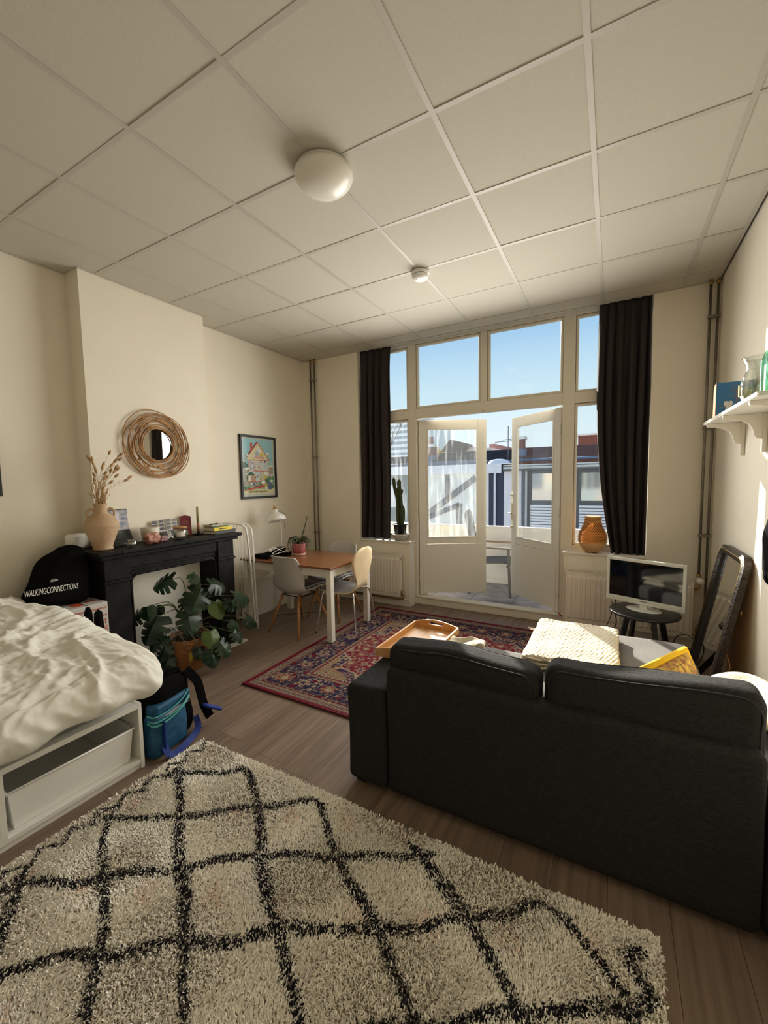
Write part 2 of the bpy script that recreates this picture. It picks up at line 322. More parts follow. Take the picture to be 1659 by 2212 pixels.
# baseboards
def bb(name, x0, x1, y0, y1, z1, label): struct(name, MB().box(x0, x1, y0, y1, 0, z1), 'paint', label, 'baseboard', bevel=.003)
bb('baseboard_left', XL, XL+.012, CHY1, YW-.012, .07, 'low cream skirting on the wall under the table')
bb('baseboard_front', XL, -2.098, YW-.013, YW, .085, 'cream skirting below the radiator beside the table')
bb('baseboard_right', XR-.012, XR, YB, YW-.012, .07, 'low cream skirting on the sunlit side wall')
bb('baseboard_corner', -.41, XR, YW-.013, YW, .07, 'cream skirting below the radiator behind the television')
# ceiling: base, bars, tiles
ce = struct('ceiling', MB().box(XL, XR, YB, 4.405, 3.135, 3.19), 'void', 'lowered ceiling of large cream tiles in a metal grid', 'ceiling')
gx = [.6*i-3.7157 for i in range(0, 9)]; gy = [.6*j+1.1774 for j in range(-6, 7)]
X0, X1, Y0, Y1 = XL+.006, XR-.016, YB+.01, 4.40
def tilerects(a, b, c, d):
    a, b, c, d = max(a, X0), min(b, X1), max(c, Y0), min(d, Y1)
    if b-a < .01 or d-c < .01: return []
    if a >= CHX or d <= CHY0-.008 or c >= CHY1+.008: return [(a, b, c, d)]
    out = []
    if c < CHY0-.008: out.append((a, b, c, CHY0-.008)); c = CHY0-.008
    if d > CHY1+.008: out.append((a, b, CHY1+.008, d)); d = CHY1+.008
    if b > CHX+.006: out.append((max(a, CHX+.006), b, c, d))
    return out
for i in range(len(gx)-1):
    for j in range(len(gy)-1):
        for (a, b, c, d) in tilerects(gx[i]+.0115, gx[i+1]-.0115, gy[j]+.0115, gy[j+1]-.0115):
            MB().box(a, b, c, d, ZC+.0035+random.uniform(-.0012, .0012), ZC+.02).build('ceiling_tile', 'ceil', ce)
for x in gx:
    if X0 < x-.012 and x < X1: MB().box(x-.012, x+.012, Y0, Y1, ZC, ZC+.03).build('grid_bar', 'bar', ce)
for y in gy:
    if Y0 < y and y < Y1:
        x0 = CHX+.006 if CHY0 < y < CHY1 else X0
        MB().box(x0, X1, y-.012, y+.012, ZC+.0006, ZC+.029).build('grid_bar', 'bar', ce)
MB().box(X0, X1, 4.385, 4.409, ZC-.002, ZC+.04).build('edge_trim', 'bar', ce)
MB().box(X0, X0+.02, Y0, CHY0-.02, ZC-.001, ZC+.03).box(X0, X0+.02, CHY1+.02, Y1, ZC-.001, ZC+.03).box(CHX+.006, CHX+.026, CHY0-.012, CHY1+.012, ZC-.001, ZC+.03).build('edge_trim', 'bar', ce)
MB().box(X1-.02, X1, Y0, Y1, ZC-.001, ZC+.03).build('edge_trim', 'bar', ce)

# ------------------------------------------------------------------ windows
GY = 4.585
w1 = tag(bpy.data.objects.new('window_1', None), 'tall cream window frame with upper lights over the balcony doors', 'window', kind='structure'); COL.objects.link(w1); w1.location = (-1.25, 4.58, .8)
def fr(x0, x1, z0, z1, y0=4.535, y1=4.625, name='frame', m='paint', bev=.004): return MB().box(x0, x1, y0, y1, z0, z1).build(name, m, w1, bevel=bev)
fr(-2.165, -2.065, .0, 3.21); fr(-.455, -.345, .0, 3.21)                    # door posts
fr(-2.79, -2.74, .79, 3.21); fr(.23, .28, .79, 3.21)
fr(-2.74, -2.165, 3.10, 3.21); fr(-2.065, -.455, 3.115, 3.21); fr(-.345, .23, 3.10, 3.21)
fr(-2.065, -.455, 2.255, 2.37); fr(-2.74, -2.165, 2.255, 2.36); fr(-.345, .23, 2.255, 2.36)
fr(-1.288, -1.215, 2.37, 3.115); fr(-2.74, -2.165, .79, .84); fr(-.345, .23, .79, .84)
def sash(x0, x1, z0, z1, t, g='pane', y=4.575):
    MB().box(x0, x0+.006, y, y+.02, z0, z1).box(x1-.006, x1, y, y+.02, z0, z1).box(x0, x1, y, y+.02, z0, z0+.006).box(x0, x1, y, y+.02, z1-.006, z1).build('sash_gap_shade', 'void', w1, kind='stuff'); x0, x1, z0, z1, t = x0+.0035, x1-.0035, z0+.0035, z1-.0035, t-.0035  # dark strips standing in for the shade line around each sash
    b = MB().box(x0, x0+t, y-.022, y+.022, z0, z1).box(x1-t, x1, y-.022, y+.022, z0, z1).box(x0+t, x1-t, y-.022, y+.022, z0, z0+t).box(x0+t, x1-t, y-.022, y+.022, z1-t, z1)
    s = b.build('sash', 'paint', w1, bevel=.005); MB().box(x0+t, x1-t, y+.006, y+.010, z0+t, z1-t).build('glass', g, s)
sash(-2.065, -1.288, 2.37, 3.115, .028); sash(-1.215, -.455, 2.37, 3.115, .028)
sash(-2.74, -2.165, 2.36, 3.10, .026); sash(-.345, .23, 2.36, 3.10, .026)
sash(-2.74, -2.165, .84, 2.255, .026, 'dirty'); sash(-.345, .23, .84, 2.255, .026)
MB().tube([(-1.252, 4.53, 2.275), (-1.252, 4.50, 2.265), (-1.252, 4.50, 2.235)], .004, 6).build('hook', 'steel', w1)
struct('trim_1', MB().box(-2.10, -.41, 4.548, 4.56, .0, .085).box(-2.10, -.41, 4.535, 4.66, .085, .105), 'paint', 'cream painted doorstep board under the balcony doors', 'trim', bevel=.006)
struct('trim_2', MB().box(-2.79, -2.085, 4.385, 4.54, .775, .795), 'paintw', 'white window sill carrying the potted cactus', 'sill', bevel=.004)
struct('trim_3', MB().box(-.42, .28, 4.385, 4.54, .775, .795), 'paintw', 'white window sill carrying the bamboo lantern', 'sill', bevel=.004)

def door(name, hinge, ang, mirror, label, g):
    W = .80; t = thing(name, hinge, label, 'door', 0, kind='structure'); t.rotation_euler = (0, 0, ang); sg = -1 if mirror else 1
    def P(x0, x1, z0, z1, y0=-.022, y1=.022): a, b = sorted((sg*x0, sg*x1)); return MB().box(a, b, y0, y1, z0, z1)
    P(0, .095, 0, 2.13).build('stile', 'paintw', t, True, bevel=.004); P(W-.085, W, 0, 2.13).build('stile', 'paintw', t, True, bevel=.004)
    P(.095, W-.085, 2.03, 2.13).build('rail', 'paintw', t, True, bevel=.004); P(.095, W-.085, .63, .70).build('rail', 'paintw', t, True, bevel=.004)
    P(.04, W-.03, .02, .625, -.030, .024).build('kick_panel', 'paintw', t, True, bevel=.003)
    bd = MB()
    for a, b, c, d in ((.095, .113, .70, 2.03), (W-.103, W-.085, .70, 2.03), (.113, W-.103, .70, .718), (.113, W-.103, 2.012, 2.03)):
        x0, x1 = sorted((sg*a, sg*b)); bd.box(x0, x1, -.027, -.004, c, d)
    bd.build('glazing_bead', 'paintw', t, True, bevel=.003)
    P(.11, W-.10, .715, 2.015, -.002, .002).build('glass', g, t, True)
    if not mirror: P(W-.01, W+.028, .0, 2.13, .012, .034).build('cover_strip', 'paintw', t, True, bevel=.003)
    b = MB(); x = sg*(W-.02)
    b.box(x-.014, x+.014, -.034, -.022, .92, 1.12).tube([(x, -.04, .80), (x, -.04, 1.25)], .005, 6).tube([(x, -.04, 1.0), (x, -.075, 1.0), (x-sg*.09, -.075, 1.0)], .008, 8)
    b.box(x-.012, x+.012, -.046, -.022, 1.2, 1.22).box(x-.012, x+.012, -.046, -.022, .82, .84)
    if mirror: b.build('door_bolt', 'paintw', t, True)
    else: MB().box(x-.016, x+.016, -.026, -.022, .92, 1.05).lathe([(.004, 0), (.004, .006)], 8, (x, -.03, .98), ax=((1,0,0),(0,0,1),(0,1,0))).build('lock_plate', 'paintw', t, True)
    for z in (.2, 1.05, 1.9): MB().tube([(0, -.026, z-.045), (0, -.026, z+.045)], .007, 8).build('hinge', 'paintw', t, True)
    return t
door('door_1', (-2.062, 4.60, .11), math.atan2(.396, .684), False, 'open glazed balcony door beside the cactus, dusty glass', 'dirty')
door('door_2', (-.458, 4.60, .11), math.atan2(-.481, .541), True, 'open glazed balcony door beside the bamboo lantern, with long bolt', 'pane')

# ------------------------------------------------------------------ curtains
def curtain(name, label, top, bot, z0, z1, folds, seed, flare):
    nx, nzz = 140, 60; V = []; F = []
    for j in range(nzz+1):
        t = j/nzz; z = z1+(z0-z1)*t
        for i in range(nx+1):
            s = i/nx; ss = s+.02*math.sin(s*9+seed+t*2)
            xa = top[0]+(bot[0]-top[0])*t**flare[0]; xb = top[1]+(bot[1]-top[1])*t**flare[1]
            x = xa+(xb-xa)*s+flare[2]*math.sin(t*PI*1.0)*(1-s)
            am = (.012+.028*min(1, t*3))*(1-.2*t); ph = ss*folds*2*PI+seed+.9*math.sin(3*t+seed)
            y = top[2]+(bot[2]-top[2])*t+am*math.sin(ph)+.22*am*math.sin(ph*2.3+1+t*4)+.012*nz((x*3, z*1.2, seed))
            V.append((x+.006*math.cos(ph), y, z+.004*math.sin(s*20)*t))
    for j in range(nzz):
        for i in range(nx): a = j*(nx+1)+i; F.append((a, a+nx+1, a+nx+2, a+1))
    o = npmesh(name, V, F, 'curt', None, True); tag(o, label, 'curtain', 'curtains'); md = o.modifiers.new('s', 'SOLIDIFY'); md.thickness = .004; return o
curtain('curtain', 'dark brown curtain hanging beside the cactus window', (-2.778, -2.345, 4.46), (-2.835, -2.395, 4.43), .81, 3.12, 4.2, 1.3, (3, .5, 0))
curtain('curtain', 'dark brown curtain hanging behind the television and bamboo lantern', (-.137, .272, 4.455), (.004, .272, 4.44), .80, 3.12, 5, 4.1, (2.6, 1, -.02))

# ------------------------------------------------------------------ radiators and pipes
def radiator(x0, x1, z0, z1, label, valve):
    t = thing('radiator', ((x0+x1)/2, 4.34, z0), label, 'radiator', group='radiators under the sills')
    yf = 4.305; n = int((x1-x0-.05)/.0415); b = MB(); b.box(x0, x1, yf+.008, yf+.014, z0, z1)
    for k in range(n+1):
        xc = x0+.03+(x1-x0-.06)*k/n; b.add([(xc-.016, yf+.008, z0+.035), (xc-.009, yf-.004, z0+.05), (xc+.009, yf-.004, z0+.05), (xc+.016, yf+.008, z0+.035), (xc-.016, yf+.008, z1-.04), (xc-.009, yf-.004, z1-.055), (xc+.009, yf-.004, z1-.055), (xc+.016, yf+.008, z1-.04)], [(0,1,5,4),(1,2,6,5),(2,3,7,6),(0,3,2,1),(4,5,6,7)])
    b.build('front_panel', 'rad', t); MB().box(x0, x1, 4.372, 4.378, z0+.01, z1-.01).build('rear_panel', 'rad', t)
    for xx in (x0, x1): MB().box(xx-.003, xx+.004, yf+.002, 4.38, z0+.01, z1+.004).build('side_cover', 'rad', t, bevel=.002)
    g = MB(); nn = int((x1-x0)/.014)
    for k in range(nn): xx = x0+.01+(x1-x0-.02)*k/nn; g.box(xx, xx+.005, yf+.01, 4.375, z1-.001, z1+.003)
    g.box(x0, x1, yf+.002, yf+.012, z1-.004, z1+.004).box(x0, x1, 4.370, 4.379, z1-.004, z1+.004).build('top_grille', 'rad', t, kind='stuff')
    if valve: MB().tube([(x1, 4.34, z0+.04), (x1+.03, 4.34, z0+.04), (x1+.045, 4.34, z0+.01), (x1+.03, 4.35, z0-.03), (x1-.05, 4.35, z0-.04), (x0+.1, 4.35, z0-.035)], .009, 8).tube([(x1+.02, 4.34, z0+.015), (x1+.02, 4.34, z0+.075)], .014, 10).build('valve_pipe', 'brass', t)
    MB().lathe([(.0, -.004), (.008, -.004), (.008, .004), (.0, .004)], 10, (x1+.006, 4.34, z1-.045), ax=((0,1,0),(0,0,1),(1,0,0))).build('bleed_screw', 'steel', t)
    return t
radiator(-3.05, -2.20, .13, .635, 'white panel radiator behind the dining chairs', True)
radiator(-.375, .625, .12, .615, 'white panel radiator behind the television', False)
def pipes(name, xs, y, z0, label, ztops, cl, extra=None):
    t = thing(name, (xs[0], y, z0), label, 'pipes')
    for i, x in enumerate(xs):
        MB().tube([(x, y, ztops[i]), (x, y, ZC+.02)], .0105, 10).build('pipe', 'steel', t); MB().lathe([(.012, 0), (.017, .002), (.017, .022), (.012, .026)], 12, (x, y, ZC-.035)).build('collar', 'brass', t)
    for z in cl: MB().box(xs[0]-.016, xs[1]+.016, y-.016, y+.012, z-.011, z+.011).tube([((xs[0]+xs[1])/2, y, z), ((xs[0]+xs[1])/2, YW-.002, z)], .006, 6).build('pipe_clamp', 'steel', t, bevel=.003)
    return t
pipes('heating_pipe', (-3.492, -3.428), 4.365, .1, 'pair of thin heating pipes in the corner beyond the table', (.02, .02), (2.84, 1.845, .85))
t = pipes('heating_pipe', (.665, .716), 4.345, .1, 'pair of thin heating pipes in the corner above the television radiator', (.68, .40), (2.815, 1.915, 1.015))
MB().tube([(.665, 4.345, .68), (.665, 4.345, .655)], .017, 10).build('nut', 'brass', t); MB().tube([(.665, 4.335, .60), (.667, 4.33, .565), (.655, 4.34, .545), (.632, 4.34, .545)], .012, 8).build('elbow', 'brass', t)
MB().lathe([(.0, -.03), (.022, -.028), (.026, -.015), (.026, .02), (.02, .03), (0, .032)], 14, (.672, 4.31, .625), ax=((1,0,0),(0,0,1),(0,-1,0))).build('thermostat_knob', 'whitep', t)
MB().tube([(.716, 4.345, .40), (.712, 4.345, .33), (.70, 4.34, .27), (.675, 4.34, .23), (.668, 4.34, .19), (.668, 4.34, .15), (.645, 4.34, .14)], .0105, 8).build('lower_pipe', 'steel', t)
MB().tube([(.668, 4.34, .135), (.668, 4.34, .205)], .017, 10).tube([(.668, 4.34, .15), (.64, 4.31, .15)], .014, 8).build('lower_valve', 'brass', t)

# ------------------------------------------------------------------ ceiling fittings
t = thing('ceiling_lamp', (-1.3157, 1.80, ZC), 'round frosted white dome lamp on the ceiling', 'ceiling lamp')
MB().lathe([(.12, 0), (.135, -.004), (.135, -.022), (.12, -.026)], 40, (-1.3157, 1.80, ZC)).build('base', 'whitep', t)
MB().lathe([(.136, -.018), (.145, -.022), (.148, -.032), (.145, -.045), (.132, -.066), (.107, -.088), (.073, -.102), (.037, -.110), (0, -.112)], 48, (-1.3157, 1.80, ZC)).build('shade', mat('frosted_opal_glass', (.78, .75, .68), .28), t)
c = (-1.3157, 3.0, ZC); t = thing('smoke_detector', c, 'small round white smoke detector on the ceiling', 'smoke detector')
MB().lathe([(.064, 0), (.068, -.003), (.068, -.022), (.062, -.025)], 32, c).build('base', 'whitep', t)
MB().lathe([(.056, -.025), (.056, -.030)], 32, c).build('vent_gap', 'void', t)
MB().lathe([(.062, -.030), (.062, -.042), (.052, -.054), (.03, -.060), (0, -.062)], 32, c).build('cover', 'whitep', t)
MB().lathe([(.004, -.063), (.004, -.058)], 8, (c[0]-.02, c[1]-.02, c[2])).build('test_light', 'redink', t)

# ================================================================== RUGS
def shag():
    x0, x1, y0, y1 = -2.085, .168, -.12, 1.505
    root = thing('shag_rug', ((x0+x1)/2, (y0+y1)/2, 0), 'thick cream shag rug with black diamond lattice between bed and sofa back', 'rug')
    V, F = softbox(((x1-x0)/2-.008, (y1-y0)/2-.008, .008), .008, 60); V[:, 0] += (x0+x1)/2; V[:, 1] += (y0+y1)/2; V[:, 2] += .008
    npmesh('backing', V, F, 'rugw', root)
    n = 250000; ys = -.10
    px = rng.uniform(x0, x1, n); py = rng.uniform(ys, y1, n)
    a, b, xa, ya = .2535, .170, -1.693, 1.432
    wx = .018*np.sin(py*7.3+1)+.010*np.sin(py*19+px*5)+.012*np.sin(px*6+2); wy = .014*np.sin(px*6.1)+.010*np.sin(px*17+py*9)+.012*np.sin(py*8+px*4)
    u = (px+wx-xa)/a; v = (py+wy-ya)/b; k = 2*a*b/math.hypot(a, b)
    d = np.minimum(np.abs((u+v)/2-np.round((u+v)/2)), np.abs((u-v)/2-np.round((u-v)/2)))*k
    inz = (py < 1.445) & (px > -2.0) & (px < .075)
    tri = lambda q: 2*np.abs(q-np.floor(q+.5))
    dl = np.abs(px+2.028-.030*(tri(py/.115)-.5)*2)*.8; dr = np.abs(px-.105-.034*(tri(py/.16+.3)-.5)*2)*.8
    wob = rng.normal(0, .0055, n)
    blk = (inz & (d+wob < .0185)) | (dl+wob*.7 < .0095) | ((dr+wob < .018) & (py < 1.44))
    blk &= rng.random(n) > .26
    base = np.array([.92, .875, .785]); tone = 1+rng.normal(0, .11, n)+.05*np.sin(px*9+py*5)*np.sin(py*11); C = base*tone[:, None]*np.array([1, 1, 1]); red = (np.sin(px*13+2)*np.sin(py*15+px*7) > .80) & (rng.random(n) < .25); C[red] *= np.array([.92, .72, .66]); C[blk] = np.array([.012, .012, .016])*(1+rng.random((blk.sum(), 1)))
    th = rng.uniform(0, 2*PI, n); cx = np.sin(px*8+py*3)+np.sin(py*9-px*4); th = np.where(rng.random(n) < .5, cx*1.6+PI*.5, th)
    ln = rng.uniform(.011, .019, n); lean = rng.uniform(.25, 1.0, n); hw = rng.uniform(.0014, .0025, n)
    dx, dy = np.cos(th), np.sin(th); P = []
    for t, wk in ((0, 1.0), (.55, 1.15), (1.0, .55)):
        hx = ln*lean*t**1.5; z = .012+ln*t*(1-.45*lean*t)
        jx = px+dx*hx; jy = py+dy*hx
        for s in (-1, 1): P.append(np.stack([jx-dy*hw*wk*s, jy+dx*hw*wk*s, z+hw*.4*s], 1))
    V = np.stack(P, 1).reshape(-1, 3); i = np.arange(n)*6; F = np.concatenate([np.stack([i, i+1, i+3, i+2], 1), np.stack([i+2, i+3, i+5, i+4], 1)])
    V[:, 0] = np.clip(V[:, 0], x0-.012, x1+.012)
    o = npmesh('pile', V, F, 'strand', root, True, np.repeat(C, 6, 0)); o['kind'] = 'stuff'
shag()

def persian():
    x0, x1, y0, y1 = -2.425, .0, 2.105, 4.205; st = .0058
    nx, ny = int((x1-x0)/st), int((y1-y0)/st); X, Y = np.meshgrid(np.linspace(x0, x1, nx+1), np.linspace(y0, y1, ny+1), indexing='ij')
    cx, cy = (x0+x1)/2, (y0+y1)/2; hx, hy = (x1-x0)/2, (y1-y0)/2; ax, ay = np.abs(X-cx), np.abs(Y-cy); e = np.minimum(hx-ax, hy-ay)
    red, navy, beige, tan, dred, gr = [np.array(c) for c in ((.135, .008, .020), (.018, .018, .048), (.33, .275, .185), (.25, .175, .095), (.085, .006, .014), (.17, .16, .12))]
    C = np.empty(X.shape+(3,)); C[:] = red
    rr = np.hypot(ax/(hx-.38), ay/(hy-.38)); an = np.arctan2(ay/(hy-.38), ax/(hx-.38))
    scal = 1.04+.045*np.cos(an*18)+.03*np.cos(an*8)
    C[rr > scal] = tan*.92; C[(rr > scal) & (rr < scal+.10)] = navy; C[np.abs(rr-scal) < .012] = beige
    r2 = np.hypot((X-cx)/.52, (Y-cy)/.36); s2 = 1+.10*np.cos(np.arctan2((Y-cy)/.36, (X-cx)/.52)*12); C[r2 < s2] = navy; C[np.abs(r2-s2) < .03] = beige; C[r2 < .45*s2] = tan
    C[e < .385] = beige; C[e < .372] = red; C[e < .355] = tan; C[e < .335] = navy; C[e < .115] = tan*1.05; C[e < .105] = dred; C[e < .097] = beige*.9; C[e < .032] = red; C[e < .008] = dred
    zone = np.where(e < .032, 0, np.where(e < .097, 1, np.where(e < .335, 2, np.where(e < .385, 3, 4))))
    # vines: contours of a symmetric wave field
    f = np.sin(ax*31+1.3*np.sin(ay*17))*np.cos(ay*29+1.1*np.sin(ax*13)); g = np.sin(ax*47-2*np.sin(ay*23))*np.sin(ay*41+1.7*np.cos(ax*19))
    big = (zone == 2) | (zone == 4); C[(np.abs(f-.15) < .055) & big] = beige*.72; C[(np.abs(g) < .05) & big & (np.abs(f) > .3)] = gr
    C[(zone == 2) & (f > .72)] = dred*1.2
    sm = np.sin(ax*190)*np.sin(ay*190); C[(zone == 1) & (sm > .35)] = navy*1.2; C[(zone == 1) & (sm < -.55)] = dred
    C[(zone == 3) & (sm > .5)] = navy
    R_ = np.random.default_rng(3)
    def flower(fx, fy, r, kd):
        i0, i1 = int((fx-r-x0)/st), int((fx+r-x0)/st)+2; j0, j1 = int((fy-r-y0)/st), int((fy+r-y0)/st)+2; i0, j0 = max(i0, 0), max(j0, 0); i1, j1 = min(i1, nx+1), min(j1, ny+1)
        if i0 >= i1 or j0 >= j1: return
        xx, yy = X[i0:i1, j0:j1]-fx, Y[i0:i1, j0:j1]-fy; d = np.hypot(xx, yy); a_ = np.arctan2(yy, xx); pet = r*(.78+.22*np.cos(a_*(5+kd % 3)+kd)); sub = C[i0:i1, j0:j1]
        c1 = [beige, gr*1.15, tan*1.1, beige][kd % 4]; c2 = [dred*1.3, navy, red*1.1, gr][kd % 4]
        sub[d < pet] = c1
        if r > .022: sub[(d < pet*.80) & (d > pet*.60)] = c2
        sub[d < pet*.36] = [navy, red, beige, dred][kd % 4]
    def sym(fx, fy, r, kd):
        for sx in (-1, 1):
            for sy in (-1, 1): flower(cx+sx*fx, cy+sy*fy, r, kd)
    placed = []
    def scatter(n, r0_, r1_, test, gap=1.15):
        for _ in range(n*12):
            if n <= 0: break
            fx, fy, r = R_.uniform(0, hx), R_.uniform(0, hy), R_.uniform(r0_, r1_); ee = min(hx-fx, hy-fy)
            if not test(ee, r): continue
            if any((fx-a)**2+(fy-b)**2 < ((r+c)*gap)**2 for a, b, c in placed): continue
            placed.append((fx, fy, r)); sym(fx, fy, r, R_.integers(0, 12)); n -= 1
    for q in np.arange(.10, hx-.12, .235): placed.append((q, hy-.222, .068)); sym(q, hy-.222, .068, 2 if int(q*10) % 2 else 0)
    for q in np.arange(.10, hy-.26, .235): placed.append((hx-.222, q, .068)); sym(hx-.222, q, .068, 0)
    placed.append((hx-.222, hy-.222, .085)); sym(hx-.222, hy-.222, .085, 2)
    scatter(70, .034, .052, lambda e_, r: e_ > .40+r)
    scatter(260, .013, .024, lambda e_, r: .12+r < e_ < .33-r)
    scatter(300, .012, .024, lambda e_, r: e_ > .395+r)
    scatter(110, .009, .014, lambda e_, r: .04+r < e_ < .096-r*.4, 1.5)
    C *= (1+R_.normal(0, .10, X.shape))[..., None]; C = np.clip(C, 0, 1)
    Z = np.full(X.shape, .010); Z[(e < .02)] = .0105; Z += .0006*np.sin(Y*900)
    V = np.stack([X, Y, Z], -1).reshape(-1, 3); i, j = np.meshgrid(np.arange(nx), np.arange(ny), indexing='ij'); q = (i*(ny+1)+j).ravel(); F = np.stack([q, q+ny+1, q+ny+2, q+1], 1)
    root = thing('persian_rug', (cx, cy, 0), 'red and navy floral patterned wool rug under table legs and sofa', 'rug')
    npmesh('pile', V, F, 'persian', root, True, C.reshape(-1, 3))
    MB().box(x0, x1, y0, y1, .0005, .0095).build('backing', 'maroon', root)
    b = MB(); b.tube([(x0, y0, .008), (x1, y0, .008), (x1, y1, .008), (x0, y1, .008)], .008, 6, closed=True); b.build('bound_edge', 'maroon', root)
persian()

# ================================================================== BED
bed = thing('bed_frame', (-2.9, .2, 0), 'white bed frame with open storage bay below the duvet', 'bed')
FX = -2.19
def bp(n, *a, m='white', **k): return MB().box(*a).build(n, m, bed, bevel=.002, **k)
bp('end_panel', XL+.02, FX, 1.198, 1.218, 0, .362)
bp('top_rail', FX-.02, FX, -1.0, 1.198, .335, .362); bp('bottom_board', XL+.02, FX-.002, -1.0, 1.198, .03, .052); bp('plinth', FX-.03, FX-.012, -1.0, 1.198, 0, .03)
bp('divider', XL+.02, FX-.001, .615, .640, .052, .335); bp('back_panel', -2.86, -2.845, -1.0, 1.198, .052, .335); bp('deck', XL+.02, FX-.02, -1.0, 1.198, .345, .36)
bp('front_panel', FX-.018, FX, -1.0, .615, .052, .335)
V, F = softbox((.70, 1.08, .036), .03, 60); V += np.array([-2.925, .12, .399]); o = npmesh('mattress', V, F, 'mattress', None); tag(o, 'thin grey green mattress edge showing under the duvet', 'mattress')
def bin_(yc):
    t = thing('storage_box', (-2.5, yc, .052), 'white plastic storage bin in the bed bay', 'storage box')
    b = MB(); x0, x1, y0, y1, z0, z1, q = -2.80, -2.212, yc-.262, yc+.262, .053, .232, .018
    o_ = [(x0+q,y0+q,z0),(x1-q,y0+q,z0),(x1-q,y1-q,z0),(x0+q,y1-q,z0),(x0,y0,z1),(x1,y0,z1),(x1,y1,z1),(x0,y1,z1)]; k = .004
    i_ = [(x0+q+k,y0+q+k,z0+k),(x1-q-k,y0+q+k,z0+k),(x1-q-k,y1-q-k,z0+k),(x0+q+k,y1-q-k,z0+k),(x0+k,y0+k,z1),(x1-k,y0+k,z1),(x1-k,y1-k,z1),(x0+k,y1-k,z1)]
    b.add(o_+i_, [(0,3,2,1),(0,1,5,4),(1,2,6,5),(2,3,7,6),(3,0,4,7),(8,9,10,11),(8,12,13,9),(9,13,14,10),(10,14,15,11),(11,15,12,8),(4,5,13,12),(5,6,14,13),(6,7,15,14),(7,4,12,15)]); b.build('bin', 'whitep', t, bevel=.006, bseg=3)
    MB().tube([(x0-.004,y0-.004,z1),(x1+.004,y0-.004,z1),(x1+.004,y1+.004,z1),(x0-.004,y1+.004,z1)], .006, 8, closed=True).build('rim', 'whitep', t)
bin_(.917)
def duvetfn(V):
    out = np.empty_like(V)
    for k, (x, y, z) in enumerate(V):
        X, Y = x-2.815, y-.165
        up = max(0, min(1, (z+.14)/.28))
        s = max(0, min(1, (-2.05-X)/1.1)); h = .660+.155*s**.8
        edge = max(0, (Y-.95)/.38); h -= .02*edge**2
        h += .05*max(0, 1-abs(X+3.28)/.2)*max(0, 1-abs(Y-1.02)/.25)      # bunched corner by the box
        W1 = noise.noise_vector(Vector((X*1.7, Y*1.7, 5.0)))
        p = Vector((X+W1.x*.25, Y+W1.y*.25, z))
        rdg = lambda a_, b_, c_: (1-min(1, abs(noise.noise(Vector((a_, b_, c_))))*3.2))**2
        h += .026*noise.noise(p*1.9)+.016*noise.noise(p*4.3)
        along = p.x*.30+p.y*.95; across = p.x*.95-p.y*.30
        f_ = .020*rdg(across*1.1, along*4.2, 3.1)+.012*rdg(across*3.5+along*2, along*5.5, 7.7)+.008*rdg(across*9, along*7-across*3, 1.7)+.007*rdg(across*16+along*3, along*11+across*5, 2.2)+.004*rdg(across*24, along*22, 6.1)+.005*noise.noise(p*17)+.0025*noise.noise(p*40)-.013
        sq = (-2.10-X)+.03*math.sin(Y*4)+.012*math.sin(Y*11); f_ -= .014*max(0, 1-abs(sq-round(sq/.34)*.34)/.014)*(1 if Y < 1.15 else .3)  # quilting seams along the bed
        if X < -3.05: Y -= .085*min(1, (-3.05-X)/.15)*max(0, (Y-.8)/.5)
        zb = .456+.006*noise.noise(Vector((X*6, Y*6, 0)))
        # hem along the open side sags a little
        if X > -2.3: zb = .456-(.022*max(0,min(1,(X+2.22)/.06)))+(.012*math.sin(Y*9)+.010*math.sin(Y*23+1))*max(0,min(1,(X+2.22)/.06))
        Z = zb+(h-zb)*up+f_*(.25+up)
        side = max(0, 1-abs(up-.45)/.45)
        if X > -2.45: X += .012*noise.noise(Vector((Y*7, z*9, 4)))+.014*(1-abs(noise.noise(Vector((Y*11+z*8, z*3, 9))))*2.4)*side
        if Y > .9: Y += .02*noise.noise(Vector((X*5, z*6, 2)))
        out[k] = (X, Y, Z)
    return out
V, F = softbox((.80, 1.455, .14), .125, 300, duvetfn)
o = npmesh('duvet', V, F, 'duvet', None); tag(o, 'crumpled off-white duvet heaped over the bed', 'duvet')

# ================================================================== SOFA
sofa = thing('sofa', (-.3, 2.3, 0), 'charcoal fabric corner sofa with chaise, seen from behind', 'sofa')
def soft(name, c, h, r, n, m, parent, fn=None, **k):
    def g(V):
        V = V+np.array(c)
        return fn(V) if fn else V
    V, F = softbox(h, r, n, g); o = npmesh(name, V, F, m, parent)
    for a, b in k.items(): o[a] = b
    return o
def lump(amp, sc, seed, axis=None):
    def f(V):
        for k in range(len(V)):
            p = Vector(V[k]); 
            q = noise.noise_vector(p*sc+Vector((seed, 0, 0)))
            V[k] += np.array(q)*amp
        return V
    return f
soft('back_frame', (-.235, 1.693, .335), (.687, .052, .305), .025, 60, 'sofa', sofa, lump(.004, 3, 1))
soft('base', (-.235, 2.13, .18), (.68, .40, .14), .02, 40, 'sofa', sofa)
soft('armrest', (-1.035, 2.10, .272), (.112, .462, .246), .035, 60, 'sofa', sofa, lump(.008, 3, 2))
soft('armrest', (.575, 2.10, .262), (.118, .455, .236), .035, 40, 'sofa', sofa, lump(.006, 3, 4))
soft('seat_cushion', (-.665, 2.16, .375), (.255, .43, .075), .05, 50, 'sofa_lit', sofa, lump(.010, 3, 3))
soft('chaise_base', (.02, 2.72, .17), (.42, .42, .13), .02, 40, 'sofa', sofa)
soft('chaise_cushion', (.02, 2.46, .375), (.43, .73, .075), .045, 80, 'sofa_lit', sofa, lump(.012, 3, 6))
